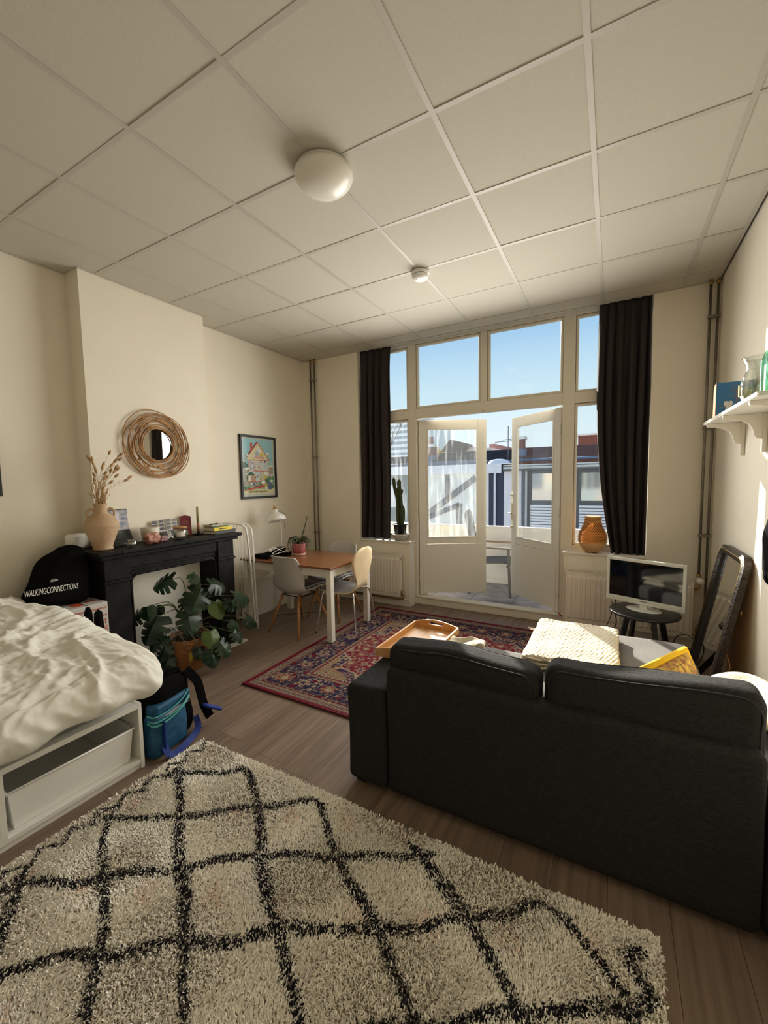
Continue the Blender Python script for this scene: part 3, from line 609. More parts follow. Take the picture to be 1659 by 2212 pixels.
for x_, y_ in ((-1.09, 1.70), (-1.09, 2.5), (.63, 1.70), (.63, 2.5), (-.33, 3.06), (.38, 3.06)): MB().box(x_-.025, x_+.025, y_-.025, y_+.025, .0115 if y_ > 2.1 else 0, .05).build('foot', 'blackp', sofa)
def backcush(xa, xb, zt, seed, lean):
    xc, hw = (xa+xb)/2, (xb-xa)/2; H = (zt-.45)/2
    def fn(V):
        for k in range(len(V)):
            x, y, z = V[k]; u = (x-xc)/hw; t = (z-.45)/(2*H)
            z += .012*math.sin(x*9+seed)*max(0, t-.3); y += .035*(1-u*u)*math.sin(max(0, min(1, t))*PI)*(1 if y > 1.76 else .25)-.0
            y += lean*(t-.5)*.1; q = noise.noise_vector(Vector((x*3.5, y*3.5, z*3.5+seed))); V[k] = (x+q.x*.012, y+q.y*.012, z+q.z*.014+(.010*u if seed > 2 else 0))
        return V
    o = soft('back_cushion', (xc, 1.768, .45+H), (hw, .082, H), .050, 90, 'sofa', sofa, fn)
    for yy in (1.698, 1.838):  # piped seams follow the cushion's edge
        P = []; rr = .060; dl_ = .050-math.sqrt(.050**2-(abs(yy-1.768)-.032)**2)-.002; z1 = zt-dl_; x1, x2 = xa+dl_, xb-dl_
        path = [(x1+.004, .52)]+[(x1+.004, .52+(z1-rr-.52)*i/6) for i in range(1, 7)]+[(x1+rr-rr*math.cos(a), z1-rr+rr*math.sin(a)) for a in [PI/2*i/6 for i in range(1, 7)]]+[(x1+rr+(x2-x1-2*rr)*i/24, z1) for i in range(1, 25)]+[(x2-rr+rr*math.sin(a), z1-rr+rr*math.cos(a)) for a in [PI/2*i/6 for i in range(1, 7)]]+[(x2-.004, z1-rr-(z1-rr-.52)*i/6) for i in range(1, 7)]
        pts = fn(np.array([(x, yy, z) for x, z in path])); pts = [Vector(p)+Vector((0, -.002 if yy < 1.76 else .002, .0015)) for p in pts]
        MB().tube(pts, .0035, 6).build('piping', 'pipe_', o)
backcush(-.945, -.243, .742, 1.0, .3); backcush(-.222, .462, .792, 5.0, .3)

# ================================================================== FIREPLACE MANTEL
man = thing('fireplace_mantel', (-3.25, 2.13, 0), 'black painted stone fireplace mantel with arched opening against the chimney breast', 'fireplace')
FXm, Ya, Yb, ZS = -3.17, 1.565, 2.70, 1.018
MB().box(XL+.001, -3.095, 1.505, 1.655, ZS+.008, 1.056).box(CHX+.001, -3.095, 1.655, 2.715, ZS+.008, 1.056).box(XL+.001, -3.095, 2.715, 2.765, ZS+.008, 1.056).build('shelf', 'black', man, bevel=.008, bseg=3)
MB().box(CHX+.001, -3.125, 1.53, 2.74, ZS-.022, ZS+.008).build('shelf_moulding', 'black', man, bevel=.006)
oa, ob, oz, orr = 1.765, 2.500, .835, .05                    # opening
def arch(y0, y1, zt, rr):  # rounded top opening outline, up the left side and down the right
    return [(y0, 0)]+[(y0+rr-rr*math.cos(a), zt-rr+rr*math.sin(a)) for a in [PI/2*i/6 for i in range(7)]]+[(y1-rr+rr*math.sin(a), zt-rr+rr*math.cos(a)) for a in [PI/2*i/6 for i in range(7)]]+[(y1, 0)]
inn = arch(oa, ob, oz, orr)
def slabwith(y0, y1, zt, hole, xa, xb, m=0):  # plate in the y-z plane with the arched hole cut out
    out = [(y0, 0), (y0, zt), (y1, zt), (y1, 0)]; b = MB(); n = len(hole); V = []; F = []
    # ring of quads between hole and matching outer points
    O = []
    for i, (a, z) in enumerate(hole):
        if i == 0: O.append((y0, 0))
        elif i <= 4: O.append((y0, zt*(i/4) if i < 4 else zt))
        elif i >= n-1: O.append((y1, 0))
        elif i >= n-5: O.append((y1, zt*((n-1-i)/4)))
        else: O.append((y0+(y1-y0)*(i-4)/(n-9), zt))
    for xx in (xa, xb): V += [(xx, a, z) for a, z in hole]+[(xx, a, z) for a, z in O]
    for i in range(n-1): F += [(i, i+1, n+i+1, n+i), (2*n+i, 3*n+i, 3*n+i+1, 2*n+i+1), (i, 2*n+i, 2*n+i+1, i+1), (n+i, n+i+1, 3*n+i+1, 3*n+i)]
    F += [(0, n, 3*n, 2*n), (n-1, 3*n-1, 4*n-1, 2*n-1)]
    return b.add(V, F, m)
slabwith(Ya, Yb, ZS-.02, inn, CHX+.001, FXm-.012).build('surround', 'black', man)
MB().box(FXm-.30, FXm-.28, 1.559, 1.564, 0, ZS-.02).box(XL+.001, CHX, 1.559, 1.655, 0, ZS-.02).build('side_panel', 'black', man)
for y0, y1 in ((Ya-.006, oa-.03), (ob+.03, Yb+.006)):  # pilasters with capital lines
    MB().box(FXm-.013, FXm+.012, y0, y1, .10, .815).build('pilaster', 'black', man, bevel=.004)
    MB().box(FXm-.013, FXm+.024, y0-.008, y1+.008, .0, .10).build('plinth', 'black', man, bevel=.004)
    MB().box(FXm-.013, FXm+.028, y0-.012, y1+.010, .815, .835).build('capital', 'black', man, bevel=.005)
    MB().box(FXm-.013, FXm+.014, y0, y1, .835, ZS-.022).build('frieze_block', 'black', man, bevel=.004)
MB().box(FXm-.013, FXm+.003, oa-.03, ob+.03, .905, ZS-.022).build('frieze', 'black', man, bevel=.004)
MB().tube([(FXm-.012, a, z) for a, z in arch(oa-.012, ob+.012, oz+.012, .06)], .010, 6).build('opening_moulding', 'black', man)
MB().tube([(FXm-.010, a, z) for a, z in [(oa-.035, .82)]+arch(oa-.035, ob+.035, oz+.045, .07)[1:-1]+[(ob+.035, .82)]], .006, 6).build('opening_moulding', 'black', man)
MB().box(-3.40, -3.385, oa-.04, ob+.04, 0, .86).build('closing_board', 'paintw', man)
MB().box(-3.13, -3.06, 1.52, 2.75, 0, .012).build('hearth_edge', 'rend', man, bevel=.003)
ZM = 1.056
# speaker
t = thing('speaker', (-3.50, 1.560, ZM), 'small rounded off-white speaker standing beside the clay vase', 'speaker', rz=R(14))
V, F = softbox((.058, .066, .058), .028, 24); V[:, 2] += .058; npmesh('body', V, F, 'whitep', t, off=(0,0,0))
V, F = softbox((.008, .052, .044), .02, 20); V += np.array([.054, 0, .058]); npmesh('front_grille', V, F, 'pagew', t, off=(0,0,0))
for zz in (.035, .05, .065): MB().lathe([(0, 0), (.004, 0), (.004, .002), (0, .002)], 8, (.0, .0655, zz), ax=((1,0,0),(0,0,1),(0,1,0))).build('button', 'blackp', t, True)
# clay vase
vc = (-3.275, 1.622, ZM); t = thing('clay_vase', vc, 'terracotta vase with two handles holding dried bunny tail grass', 'vase')
pr = [(.060,0),(.066,.004),(.066,.012),(.061,.018),(.070,.05),(.088,.10),(.108,.15),(.111,.175),(.1125,.178),(.110,.183),(.104,.205),(.1045,.208),(.101,.212),(.082,.240),(.055,.262),(.043,.272),(.040,.280),(.040,.325),(.045,.332),(.046,.338),(.040,.340),(.034,.335),(.033,.30),(.0,.29)]
MB().lathe(pr, 48, vc).build('body', 'terra', t)
for s in (-1, 1):
    d = Vector((.35*s*1, .94*s, 0)).normalized(); c = Vector(vc)
    MB().tube(spline([c+d*.038+Vector((0,0,.290)), c+d*.062+Vector((0,0,.302)), c+d*.082+Vector((0,0,.285)), c+d*.083+Vector((0,0,.255)), c+d*.076+Vector((0,0,.235))], 6), .0085, 8).build('handle', 'terra', t)
hd = None
tips = [(1.565,1.712,-3.27),(1.575,1.70,-3.24),(1.566,1.695,-3.25),(1.56,1.67,-3.2),(1.757,1.735,-3.26),(1.77,1.748,-3.25),(1.752,1.71,-3.24),(1.735,1.69,-3.28),(1.70,1.755,-3.27),(1.715,1.70,-3.22),(1.595,1.64,-3.25),(1.62,1.64,-3.21),(1.645,1.60,-3.24),(1.66,1.665,-3.28),(1.685,1.62,-3.24),(1.675,1.66,-3.21),(1.725,1.645,-3.25),(1.745,1.655,-3.28),(1.71,1.635,-3.2),(1.60,1.59,-3.27),(1.575,1.615,-3.2),(1.63,1.565,-3.22),(1.665,1.57,-3.26),(1.80,1.58,-3.22),(1.76,1.555,-3.2),(1.56,1.535,-3.18),(1.74,1.62,-3.3),(1.69,1.585,-3.19),(1.61,1.55,-3.3),(1.655,1.54,-3.2)]
for y, z, x in tips:
    a = Vector((vc[0]+random.uniform(-.02,.02), vc[1]+random.uniform(-.022,.022), ZM+.31)); b = Vector((x, y, z)); m_ = (a+b)/2+Vector((0, (a.y-b.y)*.25, .03)); P = spline([a, m_, b], 5)
    st = MB().tube(P, .0011, 4, caps=False).build('dried_stem', 'stemd', t); d = (b-P[-3]).normalized(); X = d.orthogonal().normalized(); Y = d.cross(X)
    hb = MB().lathe([(0,-.005),(.0065,.003),(.0098,.013),(.0085,.025),(.003,.036),(0,.038)], 8, b, ax=(X, Y, d)); hb.build('seed_head', 'dried', st)
b = MB()
for k in range(42):
    a = Vector((vc[0]+random.uniform(-.022,.022), vc[1]+random.uniform(-.024,.024), ZM+.31)); q = a+Vector((random.uniform(-.05,.05), random.uniform(-.05,.05), random.uniform(.09,.19))); b.tube([a, (a+q)/2+Vector((0,0,.01)), q], [.0012,.002,.0022], 4)
o = b.build('dried_filler', 'dried', t, kind='stuff')
# landscape calendar leaning on the wall, lower pages curling out
t = thing('wall_calendar', (-3.39, 1.80, ZM), 'calendar page with a cloudy sky photograph leaning behind the vase', 'calendar')
b = MB(); N = 12; y0, y1 = 1.675, 1.890; zt = 1.335
for k in range(N+1):
    q = k/N; z = zt+(ZM+.002-zt)*q; x = -3.425+.006*q+.10*q**3
    for y in (y0, y1): b.v.append((x, y, z))
for k in range(N): b.f.append((2*k, 2*k+2, 2*k+3, 2*k+1)); b.m.append(0 if k < 7 else 1); b.s.append(True)
b.build('page', [mat('sky_photo_print', (.12, .17, .25), .35, col2=(.50, .44, .42), vscale=14, stretch=(1, 1, 2.2), det=6), mat('hill_photo_print', (.010, .016, .016), .35, col2=(.05, .05, .045), vscale=40)], t, solid=.001)
MB().tube([(-3.424, y0+.004+(y1-y0-.008)*i/80, zt+.003*math.cos(i*PI)) for i in range(81)], .0014, 4).build('wire_binding', 'steel', t)
MB().box(-3.428, -3.4265, y0-.006, y1+.006, ZM+.02, zt+.004).build('back_board', 'pagew', t)
# small things on the shelf
def small(name, c, prof, m, label, cat, part='body', n=24):
    t = thing(name, (c[0], c[1], ZM), label, cat); MB().lathe(prof, n, (c[0], c[1], ZM)).build(part, m, t); return t
t = small('tealight_glass', (-3.20, 1.79), [(.029,0),(.033,.006),(.033,.052),(.029,.054),(.029,.012),(0,.012)], 'clear', 'tiny glass tealight holder at the shelf edge right of the clay vase'.replace('right of','near'), 'candle holder', 'glass_cup')
MB().lathe([(.027,.013),(.027,.034),(0,.035)], 16, (-3.20, 1.79, ZM)).build('candle', 'chrome', t)
t = small('white_pot', (-3.325, 2.01), [(.050,0),(.060,.02),(.067,.07),(.069,.122),(.064,.124),(.062,.07),(.0,.06)], mat('cream_ceramic', (.66,.61,.52),.5), 'plain off-white ceramic pot behind the pink stone', 'pot', n=36)
def stone(name, c, h, m, label, seed):
    def fn(V):
        for k in range(len(V)):
            p = Vector(V[k]); d = p.normalized(); q = noise.cell(d*2.2+Vector((seed,0,0))); V[k] = p*(1+.22*noise.noise(d*2+Vector((seed,)*3))+.06*q)
        V[:, 2] -= V[:, 2].min(); return V+np.array((c[0], c[1], ZM))
    V, F = softbox(h, .8*min(h), 12, fn); t = thing(name, (c[0], c[1], ZM), label, 'stone'); npmesh('stone', V, F, m, t, False)
stone('rose_quartz', (-3.195, 1.945), (.036,.056,.043), 'quartz', 'pink rose quartz lump in front of the off-white pot', 2)
stone('amethyst', (-3.225, 2.055), (.024,.036,.024), 'ameth', 'small purple stone beside the pink one', 5)
# photo strips leaning at the wall
grp = 'photographs propped at the back of the mantel shelf'
def photo(x, y, z, w_, h_, tilt, label, kinds):
    t = thing('photo_print', (x, y, z), label, 'photograph', group=grp); nx_ = math.sin(tilt); c = Vector((x, y, z)); U = Vector((-math.sin(tilt), 0, math.cos(tilt))); W_ = Vector((0,1,0)); N_ = W_.cross(U)
    MB().obox(c+U*h_/2, (w_/2, h_/2, .0008), (W_, U, N_)).build('card', 'pagew', t)
    for (u0, u1, v0, v1, m) in kinds: MB().obox(c+U*(h_*(v0+v1)/2)+W_*(w_*((u0+u1)/2-.5))+N_*.0012, (w_*(u1-u0)/2, h_*(v1-v0)/2, .0003), (W_, U, N_)).build('picture', m, t)
ph = [mat('photo_print_%d' % i, c1, .3, col2=c2, vscale=60, det=3) for i, (c1, c2) in enumerate((((.008,.008,.014),(.06,.05,.05)), ((.010,.014,.008),(.09,.08,.05)), ((.012,.010,.010),(.16,.14,.13))))]
st3 = lambda m: [(.06,.94,.70,.97,m),(.06,.94,.37,.66,m),(.06,.94,.04,.33,m)]
photo(-3.405, 2.105, ZM+.065, .048, .098, R(8), 'narrow photo strip standing highest above the off-white pot', st3(ph[0]))
photo(-3.402, 2.165, ZM+.070, .048, .098, R(8), 'second narrow photo strip from the pot, above the wide print', st3(ph[0]))
photo(-3.404, 2.228, ZM+.075, .048, .098, R(8), 'third narrow photo strip from the pot', st3(ph[2]))
photo(-3.402, 2.285, ZM+.078, .048, .092, R(8), 'narrow photo strip nearest the maroon card', st3(ph[2]))
photo(-3.365, 2.155, ZM, .095, .075, R(20), 'wide print with white border on the shelf beside the purple stone', [(.05,.95,.16,.93,ph[1])])
photo(-3.375, 2.262, ZM, .062, .082, R(20), 'small print with white border half behind the candle jar', [(.07,.93,.2,.93,ph[0])])
# candle jar
t = small('candle_jar', (-3.25, 2.225), [(.038,0),(.049,.008),(.056,.034),(.056,.075),(.050,.090),(.047,.090),(.052,.07),(.052,.034),(.045,.013),(0,.011)], 'clear', 'glass candle jar with wooden lid and white label', 'candle', 'glass_jar', 32)
MB().lathe([(.042,.014),(.050,.034),(.050,.062),(0,.062)], 28, (-3.25, 2.225, ZM)).build('wax', 'wax', t); MB().lathe([(.050,.0905),(.054,.092),(.054,.105),(0,.106)], 32, (-3.25, 2.225, ZM)).build('lid', 'wood', t)
b = MB(); 
for k in range(7):
    a = R(-62+k*11); b.v += [(-3.25+.0568*math.cos(a), 2.225+.0568*math.sin(a)+.0, ZM+.026), (-3.25+.0568*math.cos(a), 2.225+.0568*math.sin(a), ZM+.068)]
for k in range(6): b.f.append((2*k, 2*k+2, 2*k+3, 2*k+1)); b.m.append(0); b.s.append(True)
b.build('label', 'pagew', t)
# maroon card with gilt crest
t = thing('maroon_card', (-3.39, 2.385, ZM), 'maroon folded cloth card with gilt crest', 'card'); c = Vector((-3.385, 2.385, ZM)); U = Vector((-.10,0,.995)); W_ = Vector((.25,.968,0)).normalized(); N_ = W_.cross(U).normalized()
MB().prism([(-.045,0),(-.028,.004),(-.02,.05),(.012,.05),(.02,.002),(.044,0),(.050,.175),(.0,.188),(-.048,.178)], c, W_, U, N_, .003).build('cloth', 'maroon', t)
b = MB()
for s in (-1, 1): b.tube([c+W_*(s*(.018+.010*math.sin(a)))+U*(.105+.028*math.cos(a)*-1)+N_*.0035 for a in [PI*i/8 for i in range(9)]], .0012, 4)
b.tube([c+W_*x_+U*z_+N_*.0035 for x_, z_ in ((-.018,.085),(-.010,.10),(-.007,.13),(.0,.148),(.007,.13),(.010,.10),(.018,.085))], .002, 4, closed=True).tube([c+W_*-.02+U*.078+N_*.0035, c+W_*.02+U*.078+N_*.0035], .0014, 4).tube([c+W_*-.012+U*.110+N_*.0035, c+W_*.012+U*.110+N_*.0035], .0012, 4)
b.build('gilt_crest', 'gilt', t)
# taper candle
t = thing('taper_candle', (-3.345, 2.475, ZM), 'tall taper candle fading from green to rust in a black holder', 'candle'); c = (-3.345, 2.475, ZM)
MB().lathe([(.046,.006),(.049,.010),(.047,.012),(.012,.009),(.014,.012),(.016,.030),(.0125,.032),(.0125,.015),(0,.015)], 28, c).build('holder', 'blackp', t); MB().lathe([(.030,0),(.032,.006),(0,.007)], 20, c).build('holder_foot', 'blackp', t)
MB().lathe([(.0115,.02),(.0113,.12)], 16, c).build('candle_lower', 'wax2', t); MB().lathe([(.0113,.12),(.0105,.255),(.007,.262),(0,.263)], 16, c).build('candle_upper', 'wax', t); MB().tube([(c[0],c[1],c[2]+.26),(c[0],c[1]+.002,c[2]+.272)], .0012, 5).build('wick', 'ink', t)
# books
def book(c, rz, w_, d_, h_, z, m, label, spine=None, group='books at the end of the mantel shelf'):
    t = thing('book', (c[0], c[1], z), label, 'book', rz=rz, group=group)
    MB().box(-d_/2+.004, d_/2-.004, -w_/2+.003, w_/2-.003, .003, h_-.003).build('pages', 'pagew', t, True)
    MB().box(-d_/2, d_/2, -w_/2, w_/2, 0, .003).box(-d_/2, d_/2, -w_/2, w_/2, h_-.003, h_).box(d_/2-.003, d_/2, -w_/2, w_/2, 0.003, h_-.003).build('cover', m, t, True)
    if spine: text(spine, h_*.5, (d_/2+.0006, -w_*.30, h_*.3), (0,1,0), (0,0,1), t, 'ink' if m == 'yel' else 'pagew', True)
    return t
book((-3.275, 2.655), R(4), .250, .155, .030, ZM, 'blackp', 'black hardback at the bottom of the pile', None)
book((-3.285, 2.640), R(2), .205, .150, .030, ZM+.0305, 'yel', 'thick yellow spined book in the middle of the pile', None)
MB().box(.0752, .0756, -.05, .045, .011, .019).build('spine_print', 'ink', S.objects['book.001'], True)
book((-3.30, 2.630), R(0), .165, .135, .011, ZM+.061, 'grn', 'dark green notebook under the patterned notebook', None)
book((-3.305, 2.625), R(-3), .165, .135, .011, ZM+.0725, mat('patterned_notebook_cover', (.42,.36,.28), .6, col2=(.60,.56,.50), vscale=60), 'patterned notebook on top of the pile', None)
t = thing('pen', (-3.30, 2.60, ZM+.0885), 'black pen lying on the top notebook', 'pen'); MB().tube([(-3.275,2.545,ZM+.0885),(-3.315,2.665,ZM+.0885)], .0045, 8).build('barrel', 'ink', t); MB().bar((-3.275,2.545,ZM+.0945),(-3.288,2.585,ZM+.0945), .003, .002).build('clip', 'ink', t)

# rattan mirror
mc = Vector((-3.425, 2.182, 1.866)); t = thing('rattan_mirror', mc, 'round mirror in a swirl of thin rattan rings on the chimney breast', 'mirror')
MB().lathe([(.140, 0), (.140, .006), (0, .006)], 64, mc+Vector((-.012,0,0)), ax=((0,1,0),(0,0,1),(1,0,0)), sm=False).build('glass', 'mirror', t)
def ring(rx, rz_, dy, dz, th, tilt, r=.0042, wob=.006, seed=0):
    P = []
    for i in range(72):
        a = 2*PI*i/72; y = rx*math.cos(a)*(1+.015*math.sin(3*a+seed)); z = rz_*math.sin(a); y, z = y*math.cos(th)-z*math.sin(th), y*math.sin(th)+z*math.cos(th)
        P.append(mc+Vector((tilt+wob*math.sin(2*a+seed), y+dy, z+dz)))
    MB().tube(P, r, 7, closed=True).build('rattan_ring', 'rattan', t)
for k, (rr, tl) in enumerate(((.142,.004),(.148,.010),(.153,.003),(.136,.012))): ring(rr, rr, 0, 0, 0, tl, .0048, .001, k)
random.seed(11)
RG = [(.262,.285,-.028,.004,.3,1),(.268,.262,.020,-.012,1.1,2),(.245,.280,.018,-.012,.9,3),(.235,.245,-.010,.018,.2,4),(.222,.258,.028,-.020,2.2,5),(.215,.228,-.028,-.012,.8,6),(.198,.235,.012,-.030,1.7,7),(.198,.205,-.006,.012,2.6,8),(.182,.215,.024,.004,.5,9),(.172,.190,-.012,-.018,1.3,10),(.245,.262,-.034,-.014,1.9,11),(.178,.185,.014,.012,2.9,12),(.228,.262,.036,-.006,.2,13)]
for a in RG: ring(a[0], a[1], a[2], a[3], a[4], .004+.012*random.random(), .0042, .006, a[5])
for k in range(14):
    a = 2*PI*k/14+.2; rr = random.choice((.19,.215,.24,.26)); p = mc+Vector((.010, rr*math.cos(a), rr*math.sin(a))); d = Vector((0,-math.sin(a),math.cos(a))); MB().tube([p-d*.010, p+d*.010], .0078, 8).build('cane_binding', 'rattan', t)

# framed poster
pc = Vector((XL+.004, 3.5225, 1.705)); W2, H2 = .277, .362
t = thing('framed_poster', pc, 'black framed comic style poster of a red roofed house cut open', 'picture')
for nm, a in (('left', (-W2, -W2+.024, -H2, H2)), ('right', (W2-.024, W2, -H2, H2)), ('top', (-W2+.024, W2-.024, H2-.024, H2)), ('bottom', (-W2+.024, W2-.024, -H2, -H2+.024))): MB().box(pc.x, pc.x+.022, pc.y+a[0], pc.y+a[1], pc.z+a[2], pc.z+a[3]).build('frame_side', 'blackp', t, bevel=.002)
MB().box(pc.x, pc.x+.006, pc.y-W2+.024, pc.y+W2-.024, pc.z-H2+.024, pc.z+H2-.024).build('paper', mat('poster_paper', (.66,.63,.56), .4), t)
PC = {}
def pm(c):
    if c not in PC: PC[c] = mat('print_ink_%d' % len(PC), tuple(min(.85, v*1.35) for v in c), .4)
    return PC[c]
LAY = [0]
def pp(pts, c):  # poster artwork: coordinates 0..1 across the printed picture
    LAY[0] += 1; x = pc.x+.0062+LAY[0]*.00005
    PCOL.setdefault(c, MB()).add([(x, pc.y-.228+.456*u, pc.z-.318+.64*v) for u, v in pts], [tuple(range(len(pts)))])
PCOL = {}
rect = lambda a, b, c_, d: [(a, c_), (b, c_), (b, d), (a, d)]
oval = lambda x, y, rx, ry: [(x+rx*math.cos(2*PI*i/14), y+ry*math.sin(2*PI*i/14)) for i in range(14)]
sky, cream, redc, dkr, grnc, dkg, blu, org, pk, gry, yl, wh, dk = (.25,.45,.50), (.62,.52,.30), (.45,.05,.03), (.22,.02,.03), (.05,.20,.06), (.02,.09,.05), (.05,.10,.30), (.50,.16,.05), (.55,.25,.25), (.33,.36,.38), (.55,.42,.06), (.68,.65,.58), (.05,.05,.07)
pp(rect(0, 1, .07, 1), sky); pp(rect(0, 1, .02, .10), (.66,.55,.30)); pp(rect(0, 1, .10, .50), (.30,.30,.22))
for k in range(9): pp(oval(random.random(), random.uniform(.50,.58), .06, .04), dkg)
pp([(.12,.66),(.18,.74),(.50,.94),(.86,.64),(.86,.62),(.14,.62)], cream); pp([(.10,.70),(.20,.72),(.50,.95),(.44,.95),(.15,.74)], dkr); pp([(.50,.955),(.88,.63),(.86,.62),(.49,.93)], org); pp(rect(.235,.305,.79,.93), redc); pp([(.04,.69),(.17,.715),(.15,.67)], dkr)
pp(rect(.14,.86,.24,.62), wh)
for a in ((.16,.36,.44,.60),(.38,.56,.44,.60),(.58,.84,.44,.60),(.16,.36,.25,.42),(.38,.56,.25,.42),(.58,.84,.25,.42)): pp(rect(a[0],a[1],a[2],a[3]), random.choice(((.45,.50,.50),(.50,.46,.30),(.42,.38,.42),(.52,.50,.44))))
for z in (.62,.43,.235): pp(rect(.14,.86,z-.006,z+.006), redc)
for x in (.15,.37,.57,.85): pp(rect(x-.006,x+.006,.24,.62), org)
pp([(.32,.66),(.50,.88),(.74,.66)], wh); pp(oval(.45,.74,.07,.05), gry); pp(oval(.60,.72,.07,.04), yl); pp(rect(.36,.70,.655,.69), pk)
for k in range(90):
    x, y = random.uniform(.04,.96), random.uniform(.13,.66)
    c = random.choice((dk, gry, blu, org, wh, wh, grnc, pk, yl, redc)); q = random.uniform(.008,.028)
    pp(random.choice((rect(x, x+q*1.6, y, y+q), oval(x, y, q, q*.9))), c)
pp([(.04,.36),(.22,.46),(.40,.34),(.38,.33),(.22,.43),(.06,.35)], wh); pp([(.10,.36),(.22,.43),(.36,.35)], dkg); pp(rect(.10,.36,.24,.35), (.40,.22,.14)); pp(rect(.13,.20,.24,.34), wh)
for k in range(14): pp(oval(random.uniform(.62,.98), random.uniform(.14,.32), .045, .035), random.choice((grnc, dkg, yl, (.12,.16,.25))))
pp(rect(.0,.16,.10,.15), (.03,.22,.05)); pp(rect(.34,.52,.12,.16), dkg); pp([(.0,.07),(.64,.14),(.66,.17),(.50,.16),(.04,.10)], redc); pp(oval(.86,.14,.10,.055), (.08,.11,.20))
for x, y, a, b_ in ((.10,.47,.09,.022),(.12,.71,.05,.02),(.80,.75,.07,.02),(.72,.40,.06,.03),(.90,.52,.09,.018),(.62,.22,.08,.03),(.92,.245,.055,.025),(.72,.115,.055,.024),(.75,.36,.10,.016),(.92,.35,.07,.016),(.22,.20,.04,.016)): pp(oval(x, y, a, b_), wh)
for c_, b in PCOL.items(): b.build('poster_print', pm(c_), t)
text('Blijf Het Maken, Begin Thuis', .0335, (pc.x+.0155, pc.y-.165, pc.z-.292), (0,1,0), (0,0,1), t, 'ink', sx=.72, ex=.0002)
MB().box(pc.x+.017, pc.x+.0182, pc.y-W2+.024, pc.y+W2-.024, pc.z-H2+.024, pc.z+H2-.024).build('glass', 'pane', t)
t = thing('dark_picture', (XL+.01, .99, 1.70), 'dark picture at the edge of the wall above the bed', 'picture'); MB().box(XL+.001, XL+.02, .79, 1.188, 1.465, 1.955).build('frame', 'blackp', t, bevel=.002); MB().box(XL+.02, XL+.0215, .81, 1.168, 1.485, 1.935).build('print', ph[0], t)

# ================================================================== CORNER BY THE BED
t = thing('moving_box', (-3.33, 1.39, 0), 'white cardboard moving box with red print between bed and mantel', 'box')
MB().box(-3.56, -3.12, 1.305, 1.548, 0, .708).build('carton', 'cardb', t, bevel=.003)
MB().box(-3.56, -3.119, 1.42, 1.426, .7085, .7095).build('flap_seam', 'ink', t)
MB().prism(oval(0, 0, .055, .018), (-3.1195, 1.40, .600), (0,1,0), (0,0,1), (1,0,0), .0006).build('hand_hole', 'void', t)
text('www.studentverhuisservice.nl', .030, (-3.119, 1.540, .662), (0,1,0), (0,0,1), t, 'redink', align='RIGHT', sx=.8)
text('STUDENT', .052, (-3.119, 1.540, .553), (0,1,0), (0,0,1), t, 'redink', align='RIGHT', sx=.8); text('VERHUIS', .052, (-3.119, 1.540, .503), (0,1,0), (0,0,1), t, 'redink', align='RIGHT', sx=.8)
text('meeneemprijs!', .016, (-3.119, 1.540, .612), (0,1,0), (0,0,1), t, 'redink', align='RIGHT', sx=.8)
MB().box(-3.25, -3.16, 1.36, 1.42, .7085, .7092).build('red_label', 'redink', t); MB().box(-3.24, -3.215, 1.45, 1.52, .7085, .7092).build('red_label', 'redink', t)
def bagfn(V):
    for k in range(len(V)):
        x, y, z = V[k]; q = (z+.19)/.38
        y2 = y*(1-.25*q)+.055*q-(.03*(1-q) if y < 0 else 0); x2 = x*(1-.30*q*q); z2 = z*(1+.06*math.sin(y*14))-(.05*max(0, -y/.17)*q)
        n_ = noise.noise_vector(Vector((x*7, y*7, z*7+3)))*.010; V[k] = (x2+n_.x*(0 if x > .14 else 1)-3.375, y2+n_.y+1.355, z2+n_.z+.905)
    return V
V, F = softbox((.165, .150, .19), .07, 40, bagfn); t = thing('cloth_bag', (-3.375, 1.355, .71), 'soft black cloth bag with white lettering on top of the moving box', 'bag'); npmesh('bag', V, F, 'blackc', t)
text('WALKINGCONNECTIONS', .056, (-3.192, 1.405, .828), (-.06,.99,-.05), (0,.05,1), t, 'whiteink', align='RIGHT', sx=.46, shear=.2)
b = MB()
for k in range(-2, 3): b.tube([(-3.196, 1.268+k*.007, .902), (-3.196, 1.274+k*.007, .902+.022-abs(k)*.004)], .0011, 4)
b.tube([(-3.196, 1.248, .907), (-3.196, 1.271, .923), (-3.196, 1.294, .906)], .0011, 4).tube([(-3.196, 1.252, .917), (-3.196, 1.275, .910), (-3.196, 1.298, .915)], .0011, 4).build('emblem', 'whiteink', t)
t = thing('umbrella', (-2.975, 1.39, 0), 'black folded umbrella standing in front of the moving box', 'umbrella')
MB().lathe([(.010,0),(.022,.20),(.026,.55),(.022,.70),(.012,.735),(0,.74)], 10, (-2.975, 1.355, .0)).build('canopy', 'blackc', t); MB().lathe([(.012,.0),(.028,.35),(.030,.60),(.024,.69),(0,.715)], 8, (-2.955, 1.405, .0)).build('sleeve', 'blackc', t); MB().box(-2.968, -2.962, 1.375, 1.381, .64, .70).build('white_tag', 'whiteink', t)
